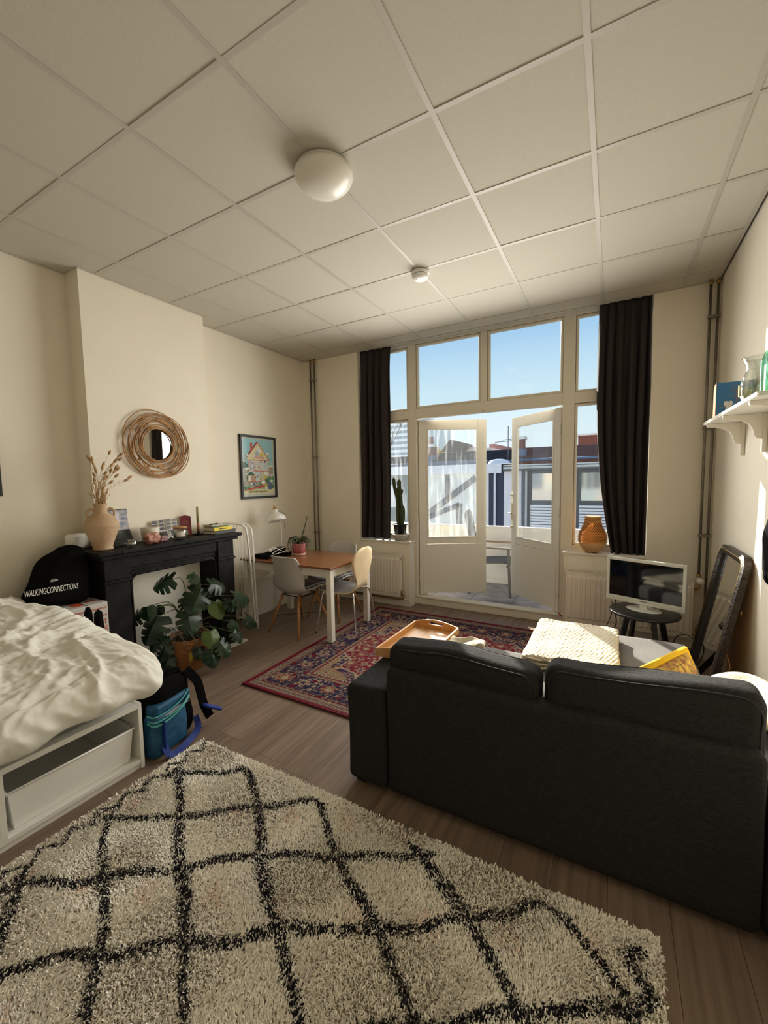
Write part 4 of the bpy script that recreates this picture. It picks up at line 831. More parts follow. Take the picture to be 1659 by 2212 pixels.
# backpack standing at the bed's end
t = thing('backpack', (-2.33, 1.40, 0), 'black and blue backpack with teal piping at the foot of the bed', 'backpack')
def bpk(c, h, r, ry, seed, amp=.012, tap=0):
    def fn(V):
        ca, sa = math.cos(ry), math.sin(ry)
        for k in range(len(V)):
            x, y, z = V[k]; q = (z+h[2])/(2*h[2]); x *= 1-tap*q; y *= 1-tap*q; n_ = noise.noise_vector(Vector((x*8, y*8, z*8+seed)))*amp; x += n_.x; y += n_.y; z += n_.z*.5; V[k] = (c[0]+x*ca-y*sa, c[1]+x*sa+y*ca, max(.002, c[2]+z))
        return V
    return softbox(h, r, 30, fn)
V, F = bpk((-2.325, 1.42, .20), (.115, .155, .20), .07, R(8), 1, tap=.2); npmesh('body', V, F, 'blackc', t)
V, F = bpk((-2.235, 1.375, .125), (.055, .125, .125), .04, R(10), 5, tap=.05); npmesh('front_pocket', V, F, 'bluebag', t)
V, F = bpk((-2.245, 1.405, .262), (.045, .125, .030), .02, R(10), 8, .004); npmesh('top_flap', V, F, 'bluebag', t)
def bow(z, x, sag, r, m, n_): MB().tube(spline([(x-.03, 1.255, z), (x+.006, 1.28, z-sag), (x+.005, 1.36, z-sag*.9), (x-.004, 1.45, z+.01), (x-.035, 1.515, z+.035)], 6), r, 6).build(n_, m, t)
bow(.228, -2.178, .012, .004, 'teal', 'piping'); bow(.255, -2.186, .012, .004, 'teal', 'piping'); bow(.217, -2.180, .022, .007, 'teal', 'piping')
MB().prism([(0,0),(.07,-.022),(.20,.012),(.13,.018),(.06,.010)], (-2.178, 1.30, .222), (-.1,1,0), (0,0,1), (1,0,0), .003).build('open_lining', 'greyl', t)
MB().bar((-2.17, 1.315, .02), (-2.172, 1.318, .21), .045, .006, up=(0,1,0)).build('vertical_strap', 'bluestrap', t)
b = MB(); P = spline([(-2.165, 1.31, .08), (-2.13, 1.33, .015), (-2.145, 1.44, .018), (-2.20, 1.555, .03), (-2.235, 1.565, .09)], 6)
for i in range(len(P)-1): b.bar(P[i], P[i+1]+(P[i+1]-P[i])*.1, .038, .004, up=(.6,0,.8))
b.build('loose_strap', 'bluestrap', t)
P = spline([(-2.255, 1.53, .40), (-2.22, 1.575, .32), (-2.225, 1.60, .24), (-2.22, 1.615, .15), (-2.20, 1.64, .06)], 6); b = MB()
for i in range(len(P)-1): b.bar(P[i], P[i+1]+(P[i+1]-P[i])*.1, .05, .012, up=(1,0,0))
b.build('shoulder_strap', 'blackc', t)
V, F = softbox((.035, .075, .012), .03, 16); V = V @ np.array(Matrix.Rotation(R(-35), 3, 'X'))[:, :].T + np.array([-2.19, 1.655, .115]); npmesh('strap_pad', V, F, 'bluestrap', t)
MB().tube(spline([(-2.27, 1.50, .385), (-2.275, 1.49, .42), (-2.28, 1.43, .425), (-2.29, 1.40, .39)], 5), .008, 6).build('grab_handle', 'blackc', t)

# ================================================================== MONSTERA
mb = Vector((-3.075, 2.135, 0)); t = thing('monstera_plant', mb, 'large monstera with split leaves in a woven seagrass basket by the fireplace', 'plant'); plant = t
MB().lathe([(.118,0),(.125,.01),(.150,.13),(.162,.255),(.165,.268),(.160,.272),(.152,.262),(.140,.235),(.0,.235)], 48, mb).build('basket', 'seagrass', t)
wv = MB(); nn = 44; lv = 10
for j in range(lv):
    z0_, z1_ = .012+.025*j, .012+.025*(j+1); 
    for k in range(nn):
        s = 1 if j % 2 else -1; rr0 = .122+.042*(z0_/.26)+.001; rr1 = .122+.042*(z1_/.26)+.001; a0 = 2*PI*k/nn; a1 = a0+s*2*PI/nn*.9; w_ = 2*PI/nn*.42
        pt = lambda a, r_, z: mb+Vector((math.cos(a)*r_, math.sin(a)*r_, z))
        wv.add([pt(a0-w_, rr0, z0_), pt(a0+w_, rr0+.003, z0_), pt(a1+w_, rr1+.003, z1_), pt(a1-w_, rr1, z1_)], [(0,1,2,3)])
wv.build('basket_weave', mat('woven_strip_light', (.42, .19, .06), .6, var=.3, vscale=30), t, kind='stuff')
MB().lathe([(.150,.236),(.08,.246),(0,.240)], 30, mb).build('soil', 'soil', t)
MB().prism([(-.010,0),(.012,.003),(.016,.075),(-.008,.07)], mb+Vector((.128,-.085,.10)), (.55,.83,0), (0,0,1), (.83,-.55,0), .002).build('plant_tag', 'yellowtag', t)
MB().tube([mb+Vector((.131,-.083,.17)), mb+Vector((.127,-.085,.22)), mb+Vector((.118,-.08,.262))], .001, 4).build('tag_string', 'pagew', t)
def leafmesh(seed, split, folds):
    rg = random.Random(seed); half = []; n = 26
    for i in range(n+1):
        q = i/n; a = PI*q; r_ = .5*(1+.28*math.cos(a)); half.append((q, a, r_))
    V = []; F = []; b = MB()
    # heart outline: length along +Y from base (0,0); rows of left and right points around a midrib
    rows = 30
    def wid(v): return .52*math.sin(PI*min(1, (v+.16)/1.16))**.75*(1-.28*max(0, v-.5)) if v > -.15 else 0
    for s in (-1, 1):
        cuts = [rg.uniform(-.01,.01)+c for c in (.30,.50,.70)] if split else [2]
        base = len(V)
        for i in range(rows+1):
            v = i/rows
            wmax = wid(v); dmin = min(abs(v-c) for c in cuts); 
            if split and dmin < .024: wmax *= .42
            for j in range(6):
                u = j/5*wmax; back = -.22*(u/.5)*(1-v)*1.0+.10*(u/.5)*v
                y = v+back-.10*(u/.5)**2*(1 if v < .3 else 0)
                z = folds*(-abs(u)*.35)-.38*v*v+.06*v-.25*u*u+.02*math.sin(v*18+s)*u*2
                V.append((s*u, y, z))
        for i in range(rows):
            for j in range(5):
                a = base+i*6+j; q = (a, a+1, a+7, a+6); F.append(q if s > 0 else q[::-1])
    b.add(V, F, 0, True); return b.mesh('leaf', 'leaf')
LM = [leafmesh(1, True, 1), leafmesh(2, True, .5), leafmesh(3, False, .8), leafmesh(4, True, 1.4)]; LML = leafmesh(5, False, .5); LML.materials[0] = M['leafl']; LM3 = leafmesh(8, False, 1.2)
LV = [(-3.173,1.990,.729,.217,-70,0),(-3.028,2.196,.729,.132,20,3),(-2.951,2.131,.578,.265,-35,0),(-2.930,2.335,.651,.200,70,1),(-2.792,2.475,.534,.210,70,3),(-3.187,1.969,.503,.098,60,5),(-3.148,1.850,.516,.138,20,5),(-3.245,1.800,.490,.165,-60,0),(-3.099,1.834,.402,.258,-20,3),(-2.943,2.055,.414,.223,5,0),(-2.897,2.295,.453,.181,5,4),(-2.785,2.367,.312,.118,30,5),(-2.778,2.551,.297,.165,40,3),(-2.737,2.349,.226,.133,25,1),(-2.813,2.154,.259,.165,0,4),(-2.774,2.123,.126,.171,0,5),(-2.745,2.215,.175,.167,20,1),(-2.856,2.057,.176,.111,-10,2),(-3.080,1.912,.196,.161,-20,3),(-3.050,1.906,.10,.14,-20,5),(-3.123,1.887,.273,.176,-40,1),(-3.081,2.120,.525,.146,30,3),(-2.857,2.404,.474,.152,60,1)]
# each leaf hangs from its stem end and faces the room; the angle turns its tip sideways
for k, (x, y, z, sz, an, kd) in enumerate(LV):
    me = LML if kd == 4 else (LM3 if kd == 5 else LM[kd]); o = bpy.data.objects.new('leaf', me); COL.objects.link(o); o.parent = plant
    out = Vector((x-mb.x, y-mb.y, 0)); out = (out.normalized()*.6+Vector((.80,-.45,0))).normalized(); side = Vector((-out.y, out.x, 0)); q = R(an)
    dn = (out*.50+Vector((0,0,-.62))).normalized(); tip = (dn*math.cos(q)+side*math.sin(q)*.95).normalized(); nrm = (out*.78+Vector((0,0,.62))); nrm = (nrm-tip*nrm.dot(tip)).normalized(); Xa = tip.cross(nrm)
    basep = Vector((x, y, z))-tip*sz*.42+nrm*.02; p = basep-mb; s_ = sz*.84
    o.matrix_local = Matrix(((Xa.x*s_, tip.x*s_, nrm.x*s_, p.x), (Xa.y*s_, tip.y*s_, nrm.y*s_, p.y), (Xa.z*s_, tip.z*s_, nrm.z*s_, p.z), (0,0,0,1)))
    a = mb+Vector((random.uniform(-.05,.05), random.uniform(-.05,.05), .24)); mid = (a+basep)/2; mid.z = max(a.z, basep.z)*.55+.45*mid.z+.06; mid += Vector((a.x-basep.x, a.y-basep.y, 0))*.12
    MB().tube(spline([a, mid, basep], 8), [.0048-.0022*i/16 for i in range(17)], 6).build('stem', 'stem', plant)
rt = MB()
for k in range(16):
    a = random.uniform(-2.6, .6); r_ = .13+random.random()*.05; p = mb+Vector((.06*math.cos(a), .06*math.sin(a), .25)); rt.tube(spline([p, mb+Vector((r_*math.cos(a), r_*math.sin(a), .33+random.random()*.06)), mb+Vector(((r_+.06)*math.cos(a+.3), (r_+.06)*math.sin(a+.3), .26))], 5), .0016, 4)
rt.build('aerial_roots', 'bark', t, kind='stuff')

# ================================================================== DRYING RACK AND BOARDS
t = thing('drying_rack', (-3.35, 2.95, 0), 'folded white tube drying rack leaning between mantel and table', 'drying rack')
for k, (dy, dx) in enumerate(((0,0),(.030,-.018),(.055,.010))):
    MB().tube(spline([(-3.215+dx, 3.0+dy*.3, .006), (-3.222+dx, 2.975+dy*.6, .55), (-3.235+dx, 2.95+dy, 1.00), (-3.275+dx, 2.945+dy, 1.085), (-3.345+dx, 2.944+dy, 1.105), (-3.56, 2.945+dy, 1.108)], 7), .0098, 10).build('frame_tube', 'whitep', t)
    MB().tube([(-3.56, 2.945+dy, 1.108), (-3.575, 2.97+dy*.6, .55), (-3.56, 3.0+dy*.3, .006)], .0075, 8).build('frame_tube', 'whitep', t)
for k in range(6):
    x = -3.29-.045*k; MB().tube([(x, 2.953, 1.09), (x, 2.975, .55), (x, 2.99, .10)], .0028, 6).build('wire', 'whitep', t)
MB().tube([(-3.225, 2.975, .55), (-3.575, 2.975, .55)], .004, 6).tube([(-3.218, 2.99, .10), (-3.565, 2.99, .10)], .004, 6).build('cross_bar', 'whitep', t)
for z in (.50, .63): MB().box(-3.232, -3.208, 2.962, 2.988, z-.012, z+.012).build('joint', 'whitep', t, bevel=.003)
for (a, b_, z1, x0, lab) in ((3.12, 3.62, .425, -3.535, 'white board leaning on the wall low under the table'), (3.35, 3.95, .395, -3.575, 'second white board behind the first under the table')):
    t = thing('white_board', (x0, a, 0), lab, 'board'); MB().box(x0-.016, x0, a, b_, .0015, z1).build('panel', 'paintw', t, bevel=.002)
    for yy, zz in ((a+.2, .27), (a+.24, .12)): MB().lathe([(0,0),(.006,0),(.006,.001),(0,.001)], 8, (x0+.0004, yy, zz), ax=((0,1,0),(0,0,1),(1,0,0))).build('screw_hole', 'void', t)

# ================================================================== TABLE
t = thing('dining_table', (-2.84, 3.39, 0), 'dining table with brown top and white legs against the wall', 'table')
TX0, TX1, TY0, TY1, TZ = -3.43, -2.25, 3.02, 3.765, .729
MB().box(TX0, TX1, TY0, TY1, TZ-.020, TZ).build('table_top', 'tabletop', t, bevel=.003)
for x_, y_ in ((TX0+.02, TY0+.02), (TX1-.075, TY0+.02), (TX0+.02, TY1-.075), (TX1-.075, TY1-.075)): MB().box(x_, x_+.055, y_, y_+.055, .0125 if x_ > -2.5 else .001, TZ-.02).build('leg', 'paintw', t, bevel=.003)
for a in ((TX0+.075, TX1-.075, TY0+.03, TY0+.05), (TX0+.075, TX1-.075, TY1-.05, TY1-.03), (TX0+.03, TX0+.05, TY0+.075, TY1-.075), (TX1-.05, TX1-.03, TY0+.075, TY1-.075)): MB().box(*a, TZ-.10, TZ-.02).build('apron', 'paintw', t)

def shell_chair(loc, rz, label):
    t = thing('shell_chair', loc, label, 'chair', rz=rz, group='grey shell chairs with wooden legs')
    prof = [(.235,.418,.205),(.215,.436,.218),(.16,.432,.228),(.08,.420,.232),(0,.410,.235),(-.08,.408,.235),(-.14,.420,.235),(-.185,.455,.234),(-.205,.51,.230),(-.215,.58,.222),(-.226,.66,.210),(-.240,.74,.195),(-.250,.785,.182),(-.256,.803,.165)]
    V = []; nu = 18; P = spline([(0, a, b) for a, b, c in prof], 3); W_ = np.interp(np.linspace(0, len(prof)-1, len(P)), range(len(prof)), [c for *_, c in prof])
    for i, p in enumerate(P):
        q = i/(len(P)-1); up = max(0, min(1, (q-.38)/.3))
        for j in range(nu+1):
            u = j/nu*2-1; e = abs(u)**2.4; y = p.y+e*(.085*up*(1-max(0, q-.75)*2.2)); z = p.z+e*(.070*(1-up)*(min(1, q/.25)) +.03*up*(1-q))-.012*(abs(u)**6)*(q > .97)
            V.append((u*W_[i]*(1-.03*e), y, z))
    F = [(i*(nu+1)+j, i*(nu+1)+j+1, (i+1)*(nu+1)+j+1, (i+1)*(nu+1)+j) for i in range(len(P)-1) for j in range(nu)]
    b = MB(); b.add(V, F, 0, True); b.build('shell', 'shell', t, True, solid=.012)
    cv = [(V[i*(nu+1)+j][0]*.86, V[i*(nu+1)+j][1], V[i*(nu+1)+j][2]+.016) for i in range(2, 22) for j in range(nu+1)]
    b = MB(); b.add(cv, [(i*(nu+1)+j, i*(nu+1)+j+1, (i+1)*(nu+1)+j+1, (i+1)*(nu+1)+j) for i in range(19) for j in range(nu)], 0, True); b.build('seat_pad', 'greypad', t, True, solid=.02)
    for sx in (-1, 1):
        for sy in (-1, 1):
            MB().tube([(sx*.115, sy*.115, .392), (sx*.165, sy*.175, .20), (sx*.218, sy*.235, .003)], [.0145, .0145, .0095], 12).build('leg', 'wood', t, True)
            MB().bar((sx*.11, sy*.105, .40), (sx*.135, sy*.14, .30), .012, .006).build('leg_bracket', 'blackp', t, True)
    MB().tube([(-.17,-.18,.17),(.17,.18,.17)], .003, 6).tube([(.17,-.18,.17),(-.17,.18,.17)], .003, 6).tube([(-.12,-.12,.385),(.12,-.12,.385),(.12,.12,.385),(-.12,.12,.385)], .006, 6, closed=True).build('wire_brace', 'blackp', t, True)
    return t
shell_chair((-2.80, 3.215, 0), R(-6), 'grey shell chair with its back to the room, near side of the table')
shell_chair((-2.755, 3.765, .0), R(180), 'grey shell chair on the radiator side of the table')
t = thing('veneer_chair', (-2.355, 3.42, .012), 'pale veneer back chair with chrome legs at the table end', 'chair', rz=R(90+4))
prof = [(.215,.428,.165),(.20,.440,.185),(.14,.446,.200),(.05,.440,.205),(-.04,.434,.198),(-.11,.436,.175),(-.155,.452,.145),(-.178,.485,.118),(-.188,.53,.118),(-.196,.59,.150),(-.206,.66,.188),(-.218,.73,.205),(-.230,.79,.190),(-.238,.83,.150),(-.242,.85,.10),(-.244,.86,.02)]
P = spline([(0, a, b) for a, b, c in prof], 4); W_ = [max(.01, v) for v in (np.interp(np.linspace(0, len(prof)-1, len(P)), range(len(prof)), [c for *_, c in prof]))]; nu = 14; V = []
for i, p in enumerate(P):
    for j in range(nu+1): u = j/nu*2-1; q = i/(len(P)-1); V.append((u*W_[i], p.y+.03*u*u*max(0, min(1, (q-.5)*4)), p.z-.01*u*u*(q < .4)))
F = [(i*(nu+1)+j, i*(nu+1)+j+1, (i+1)*(nu+1)+j+1, (i+1)*(nu+1)+j) for i in range(len(P)-1) for j in range(nu)]
b = MB(); b.add(V, F, 0, True); b.build('seat_and_back', 'veneer', t, True, solid=.011)
b = MB(); b.add([(V[i*(nu+1)+j][0]*.97, V[i*(nu+1)+j][1], V[i*(nu+1)+j][2]+.0075) for i in range(1, 24) for j in range(nu+1)], [(i*(nu+1)+j, i*(nu+1)+j+1, (i+1)*(nu+1)+j+1, (i+1)*(nu+1)+j) for i in range(22) for j in range(nu)], 0, True); b.build('seat_pad', 'greypad', t, True, solid=.005)
for sx in (-1, 1):
    for sy in (-1, 1): MB().tube(spline([(sx*.02, sy*.03, .425), (sx*.12, sy*.13, .422), (sx*.165, sy*.175, .39), (sx*.20, sy*.21, .15), (sx*.225, sy*.235, .004)], 6), .0085, 10).build('leg', 'chrome', t, True); MB().lathe([(.010,0),(.012,.002),(.011,.018),(0,.02)], 10, (sx*.225, sy*.235, 0)).build('foot_cap', 'blackp', t, True)
MB().lathe([(.05,.405),(.05,.43),(0,.43)], 16).build('mounting_plate', 'steel', t, True)

# things on the table
lp = Vector((-3.305, 3.50, TZ)); t = thing('desk_lamp', lp, 'white metal desk lamp with bell shade at the wall end of the table', 'desk lamp')
MB().lathe([(.085,0),(.088,.004),(.085,.012),(.03,.017),(.012,.022),(.010,.03),(0,.03)], 36, lp).build('base', 'whitep', t)
MB().tube([lp+Vector((-.01,.03,.02)), lp+Vector((-.035,.055,.40))], .0055, 10).build('pole', 'whitep', t); MB().lathe([(.009,0),(.009,.02)], 10, lp+Vector((-.01,.03,.022))).build('pole_collar', 'brass', t)
hp = lp+Vector((-.055, .015, .375)); dz = Vector((-.28,.05,.96)).normalized(); dx = dz.orthogonal().normalized(); dy = dz.cross(dx)
MB().lathe([(.102,-.02),(.105,-.018),(.104,-.008),(.099,.012),(.088,.032),(.068,.052),(.046,.066),(.034,.078),(.028,.096),(.026,.115),(.020,.117),(.020,.09),(.032,.07),(.064,.046),(.092,.014),(.099,-.018)], 40, hp, ax=(dx,dy,dz)).build('shade', 'whitep', t)
MB().lathe([(.012,.07),(.026,.04),(.030,.018),(.020,.0),(0,-.006)], 20, hp, ax=(dx,dy,dz)).build('bulb', mat('frosted_bulb', (.8,.78,.72), .2), t)
MB().lathe([(.022,.113),(.024,.118),(.022,.132),(.015,.138),(.008,.14),(.008,.155),(.011,.158),(.006,.17),(0,.172)], 16, hp, ax=(dx,dy,dz)).build('socket', 'brass', t)
MB().tube(spline([hp+dz*.10+Vector((0,.02,0)), hp+Vector((.02,.10,.06)), hp+Vector((.015,.115,-.02)), hp+Vector((.012,.118,-.10)), hp+Vector((.006,.112,-.115)), hp+Vector((.012,.107,-.05)), hp+Vector((.0,.07,.03)), lp+Vector((-.035,.055,.39))], 6), .0025, 6).build('cord', 'steel', t)
MB().tube([lp+Vector((-.035,.055,.395)), hp+dz*.06], .005, 8).build('arm', 'whitep', t)
pp_ = Vector((-2.985, 3.445, TZ)); t = thing('potted_aloe', pp_, 'spiky green plant with a tall shoot in a pink pot on the table', 'plant')
MB().lathe([(.062,0),(.068,.004),(.071,.026)], 36, pp_).build('pot_foot', 'pinkb', t); MB().lathe([(.071,.026),(.077,.124),(.079,.130),(.074,.132),(.072,.12),(.0,.115)], 36, pp_).build('pot', 'pink', t); MB().lathe([(.071,.117),(0,.12)], 20, pp_).build('soil', 'soil', t)
random.seed(5)
for k in range(40):
    a = 2*PI*k/40*3.7+random.random()*.4; L_ = random.uniform(.075,.135); up = random.uniform(.03,.085); c0 = pp_+Vector((0,0,.118)); d = Vector((math.cos(a), math.sin(a), 0))
    MB().tube(spline([c0+d*.012, c0+d*L_*.45+Vector((0,0,up)), c0+d*L_*.85+Vector((0,0,up*.8)), c0+d*L_+Vector((0,0,up*.8-.045-.03*(k % 4)))], 4), [.0065,.0065,.006,.006,.006,.0055,.005,.0045,.004,.0035,.003,.002,.001][:13], 5).build('leaf', 'aloe', t)
MB().tube(spline([pp_+Vector((.01,.01,.14)), pp_+Vector((.035,.03,.24)), pp_+Vector((.065,.05,.36)), pp_+Vector((.08,.055,.425))], 6), [.008]*6+[.0065]*6+[.005]*6+[.002], 7).build('tall_shoot', 'aloe', t); MB().tube([pp_+Vector((.035,.03,.235)), pp_+Vector((.065,.045,.275))], [.004,.001], 5).build('side_shoot', 'aloe', t)
def flatbag(V):
    for k in range(len(V)):
        x, y, z = V[k]; n_ = noise.noise_vector(Vector((x*9, y*9, 2))); V[k] = (x*(1+.15*math.sin(y*15))-3.20+n_.x*.012, y+3.265+n_.y*.012, max(TZ+.001, z*(1+.5*n_.z)+TZ+.022+.006*n_.z))
    return V
V, F = softbox((.115, .175, .020), .018, 40, flatbag); t = thing('folded_jacket', (-3.20, 3.265, TZ), 'flat black folded garment on the table beside the desk lamp', 'garment'); npmesh('cloth', V, F, 'blackc', t)
t = thing('camera_strap', (-3.18, 3.30, TZ+.045), 'small black pouch lying on the folded garment', 'pouch'); t.name = 'pouch'
def pouch(V):
    for k in range(len(V)): x, y, z = V[k]; V[k] = (x-3.165+.02*y, y+3.325, z+TZ+.068+.006*math.sin(y*40))
    return V
V, F = softbox((.045, .075, .022), .02, 20, pouch); npmesh('cloth', V, F, 'blackp', t)
t = thing('white_cable', (-3.12, 3.30, TZ+.05), 'white charging cable coiled over the black garment', 'cable')
MB().tube(spline([(-3.13,3.40,.835),(-3.09,3.44,.80),(-3.065,3.38,.775),(-3.07,3.25,.782),(-3.075,3.17,.776),(-3.10,3.16,.785),(-3.10,3.28,.815),(-3.085,3.36,.825),(-3.10,3.40,.80),(-3.07,3.36,.775),(-3.065,3.28,.79),(-3.10,3.22,.83),(-3.15,3.20,.852)], 6), .0032, 6).build('cable', 'whitep', t)
t = thing('charger', (-3.19, 3.245, TZ+.05), 'white charger and earphone case on the black garment', 'charger')
for a, r_ in (((-3.20,3.22,.800),.02),((-3.18,3.26,.812),.017),((-3.22,3.255,.80),.016)):
    V, F = softbox((.020,.016,.016), .008, 8); npmesh('plug', V+np.array(a), F, 'whitep', t)

# ================================================================== WINDOW SILL THINGS
cc = Vector((-2.252, 4.455, .795)); t = thing('potted_cactus', cc, 'tall branching cactus in a black pot within a woven white bowl on the sill', 'plant')
MB().lathe([(.055,0),(.066,.006),(.088,.035),(.098,.062),(.099,.078),(.094,.082),(.090,.07),(.080,.04),(0,.03)], 40, cc).build('bowl', 'potw', t)
b = MB(); 
for j in range(5):
    for k in range(34):
        z = .012+.0125*j; r_ = np.interp(z, [.006,.035,.062,.078], [.066,.088,.098,.099])+.0012; a0 = 2*PI*(k+(j % 2)*.5)/34; q = 2*PI/34*.42; s = 1 if j % 2 else -1
        pt = lambda a, zz: cc+Vector((math.cos(a)*r_, math.sin(a)*r_, zz)); b.add([pt(a0-q, z+.002*s), pt(a0, z-.004), pt(a0+q, z+.002*s), pt(a0+q, z+.005+.002*s), pt(a0, z-.001), pt(a0-q, z+.005+.002*s)], [(0,1,4,5),(1,2,3,4)])
b.build('bowl_pattern', 'potd', t, kind='stuff')
MB().lathe([(.058,.03),(.064,.035),(.078,.185),(.090,.190),(.091,.200),(.084,.202),(.074,.19),(0,.18)], 36, cc).build('black_pot', 'blackp', t); MB().lathe([(.074,.186),(0,.190)], 20, cc).build('soil', 'soil', t)
def cact(pts, r, n=5):
    P = spline(pts, 6); b = MB(); prev = None; ring = []; k = len(P)
    for i, p in enumerate(P):
        d = (P[min(i+1, k-1)]-P[max(i-1, 0)]).normalized(); a = Vector((1,0,0))-d*d.x; a.normalize(); c_ = d.cross(a); rr = r*min(1, .35+i*.35)*min(1, .25+(k-1-i)*.3)
        for j in range(2*n): q = PI*j/n; R_ = rr*(1 if j % 2 == 0 else .52); b.v.append(p+(a*math.cos(q)+c_*math.sin(q))*R_)
    for i in range(k-1):
        for j in range(2*n): b.f.append((i*2*n+j, i*2*n+(j+1) % (2*n), (i+1)*2*n+(j+1) % (2*n), (i+1)*2*n+j)); b.m.append(0); b.s.append(False)
    b.f.append(tuple((k-1)*2*n+j for j in range(2*n))); b.m.append(0); b.s.append(False); o = b.build('stalk', 'cactus', t)
    s_ = MB()
    for i in range(1, k):
        for j in range(0, 2*n, 2): v = Vector(b.v[i*2*n+j]); d = (v-P[i]).normalized(); s_.add([v-Vector((.0008,0,.0008)), v+Vector((.0008,0,.0008)), v+d*.006+Vector((0,0,.002))], [(0,1,2)])
    s_.build('spines', 'spine', o, kind='stuff')
C_ = lambda dx, dz, dy=0: cc+Vector((dx, dy, dz))
cact([C_(-.006,.185), C_(-.012,.35), C_(-.005,.46), C_(-.028,.58), C_(-.045,.64)], .030); cact([C_(.028,.185,-.01), C_(.030,.32,-.01), C_(.012,.46), C_(-.002,.60), C_(-.006,.68), C_(-.004,.74)], .026)
cact([C_(-.030,.185,.01), C_(-.035,.33,.01), C_(-.038,.50,.01), C_(-.062,.62), C_(-.075,.70), C_(-.080,.765)], .022); cact([C_(.030,.20,.02), C_(.042,.34,.02), C_(.036,.42,.02)], .017)
cact([C_(.0,.55,-.01), C_(.030,.585,-.01), C_(.036,.625,-.01)], .018); cact([C_(-.045,.57), C_(-.072,.63), C_(-.078,.67)], .014)
# bamboo lantern
lc = Vector((-.158, 4.440, .795)); t = thing('bamboo_lantern', lc, 'orange woven bamboo lantern with a loop handle on the window sill', 'lantern')
MB().lathe([(.058,.012),(.062,.014),(.085,.03),(.108,.058),(.120,.088),(.121,.098),(.115,.10),(.10,.07),(.06,.03),(0,.03)], 48, lc).build('base_bowl', 'bamboob', t)
for k in range(3): a = 2*PI*k/3-.6; MB().lathe([(.008,0),(.009,.016)], 8, lc+Vector((.055*math.cos(a), .055*math.sin(a), 0))).build('foot', 'wood', t)
LP = [(.095,.118),(.12,.124),(.15,.1255),(.18,.122),(.21,.112),(.24,.099),(.27,.086),(.30,.076),(.33,.070),(.35,.069)]
lr = lambda z: float(np.interp(z, [a for a, _ in LP], [b for _, b in LP]))
b = MB()
for s in (-1, 1):
    for k in range(30):
        a0 = 2*PI*k/30; P = []
        for i in range(17): z = .095+.255*i/16; a = a0+s*i/16*1.9; r_ = lr(z)+.001*s; P.append(lc+Vector((r_*math.cos(a), r_*math.sin(a), z)))
        for i in range(16): 
            d = (P[i+1]-P[i]).normalized(); rad = Vector((P[i].x-lc.x, P[i].y-lc.y, 0)).normalized(); sd = d.cross(rad)*.0024; b.add([P[i]-sd, P[i]+sd, P[i+1]+sd, P[i+1]-sd], [(0,1,2,3)])
for z in [.10,.108,.116,.132,.150,.168,.186,.204]:
    r_ = lr(z)+.0035; n = 60; P0 = [lc+Vector((r_*math.cos(2*PI*i/n)*(1+.012*(i % 2)), r_*math.sin(2*PI*i/n)*(1+.012*(i % 2)), z)) for i in range(n)]
    for i in range(n): p, q = P0[i], P0[(i+1) % n]; h_ = Vector((0,0,.0026)); b.add([p-h_, q-h_, q+h_, p+h_], [(0,1,2,3)])
b.build('woven_shade', 'bamboo', t, kind='stuff'); MB().lathe([(lr(z)-.005, z) for z in (.095,.12,.15,.18,.21,.24,.27,.30,.33,.345)], 40, lc).build('gap_shade_core', mat('brown_gap_shade', (.26,.075,.012), .7, sub=.1), t)  # inner core added, coloured dark so the weave gaps look shaded
MB().lathe([(.118,.094),(.124,.10),(.122,.107),(.116,.104)], 48, lc).build('lower_hoop', 'bamboob', t); MB().lathe([(.066,.342),(.072,.343),(.072,.354),(.066,.354)], 40, lc).build('top_hoop', 'bamboob', t)
P = [lc+Vector((-.072*math.cos(a)*1.1, -.072*math.sin(a)-.002, .345-.050*math.sin(a)*1.0)) for a in [PI*i/14 for i in range(15)]]; b = MB()
for i in range(14): b.bar(P[i], P[i+1], .003, .013, up=(0,-.5,.8))
b.build('handle', 'bamboob', t)
MB().lathe([(.030,.03),(.032,.17),(0,.17)], 20, lc).build('glass_insert', 'clear', t)
t = thing('lantern_cord', lc+Vector((0,-.05,0)), 'thin white cord hanging from the bamboo lantern down the radiator', 'cord')
P = spline([lc+Vector((.0,-.055,.003)), lc+Vector((.0,-.072,.0)), (-.135,4.366,.70), (-.115,4.27,.60), (-.10,4.262,.52), (-.075,4.262,.44), (-.02,4.262,.33), (.06,4.262,.22), (.14,4.255,.10), (.2,4.22,.01)], 8)
MB().tube(P, .0022, 6).build('cord', 'pagew', t); MB().bar((-.098,4.256,.50), (-.082,4.256,.45), .016, .012).build('cord_switch', 'whitep', t)

# ================================================================== TELEVISION CORNER
tc_ = Vector((.245, 3.83, 0)); t = thing('side_table', tc_, 'round black side table under the television', 'table')
MB().lathe([(.236,.428),(.245,.432),(.247,.440),(.245,.448),(.240,.450),(0,.450)], 64, tc_).build('table_top', 'tabblack', t); MB().lathe([(.14,.41),(.14,.428)], 24, tc_).build('leg_ring', 'tabblack', t)
for k in range(4):
    a = R(48+90*k-22); d = Vector((math.cos(a), math.sin(a), 0)); MB().bar(tc_+d*.125+Vector((0,0,.43)), tc_+d*.215+Vector((0,0,.002)), .040, .024, up=(-d.y, d.x, 0)).build('leg', 'tabblack', t, bevel=.003)
t = thing('television', (.244, 3.85, .4515), 'white framed television with a dark screen on the round table', 'television', rz=-.3917)
W_, H0, H1 = .2846, .041, .405
b = MB(); q = .024; yb, yf_ = .022, -.022
for a in ((-W_, -W_+q, H0, H1), (W_-q, W_, H0, H1), (-W_+q, W_-q, H1-q, H1), (-W_+q, W_-q, H0, H0+.045)): MB().box(a[0], a[1], yf_, yb, a[2], a[3]).build('frame_side', 'tvw', t, True, bevel=.004)
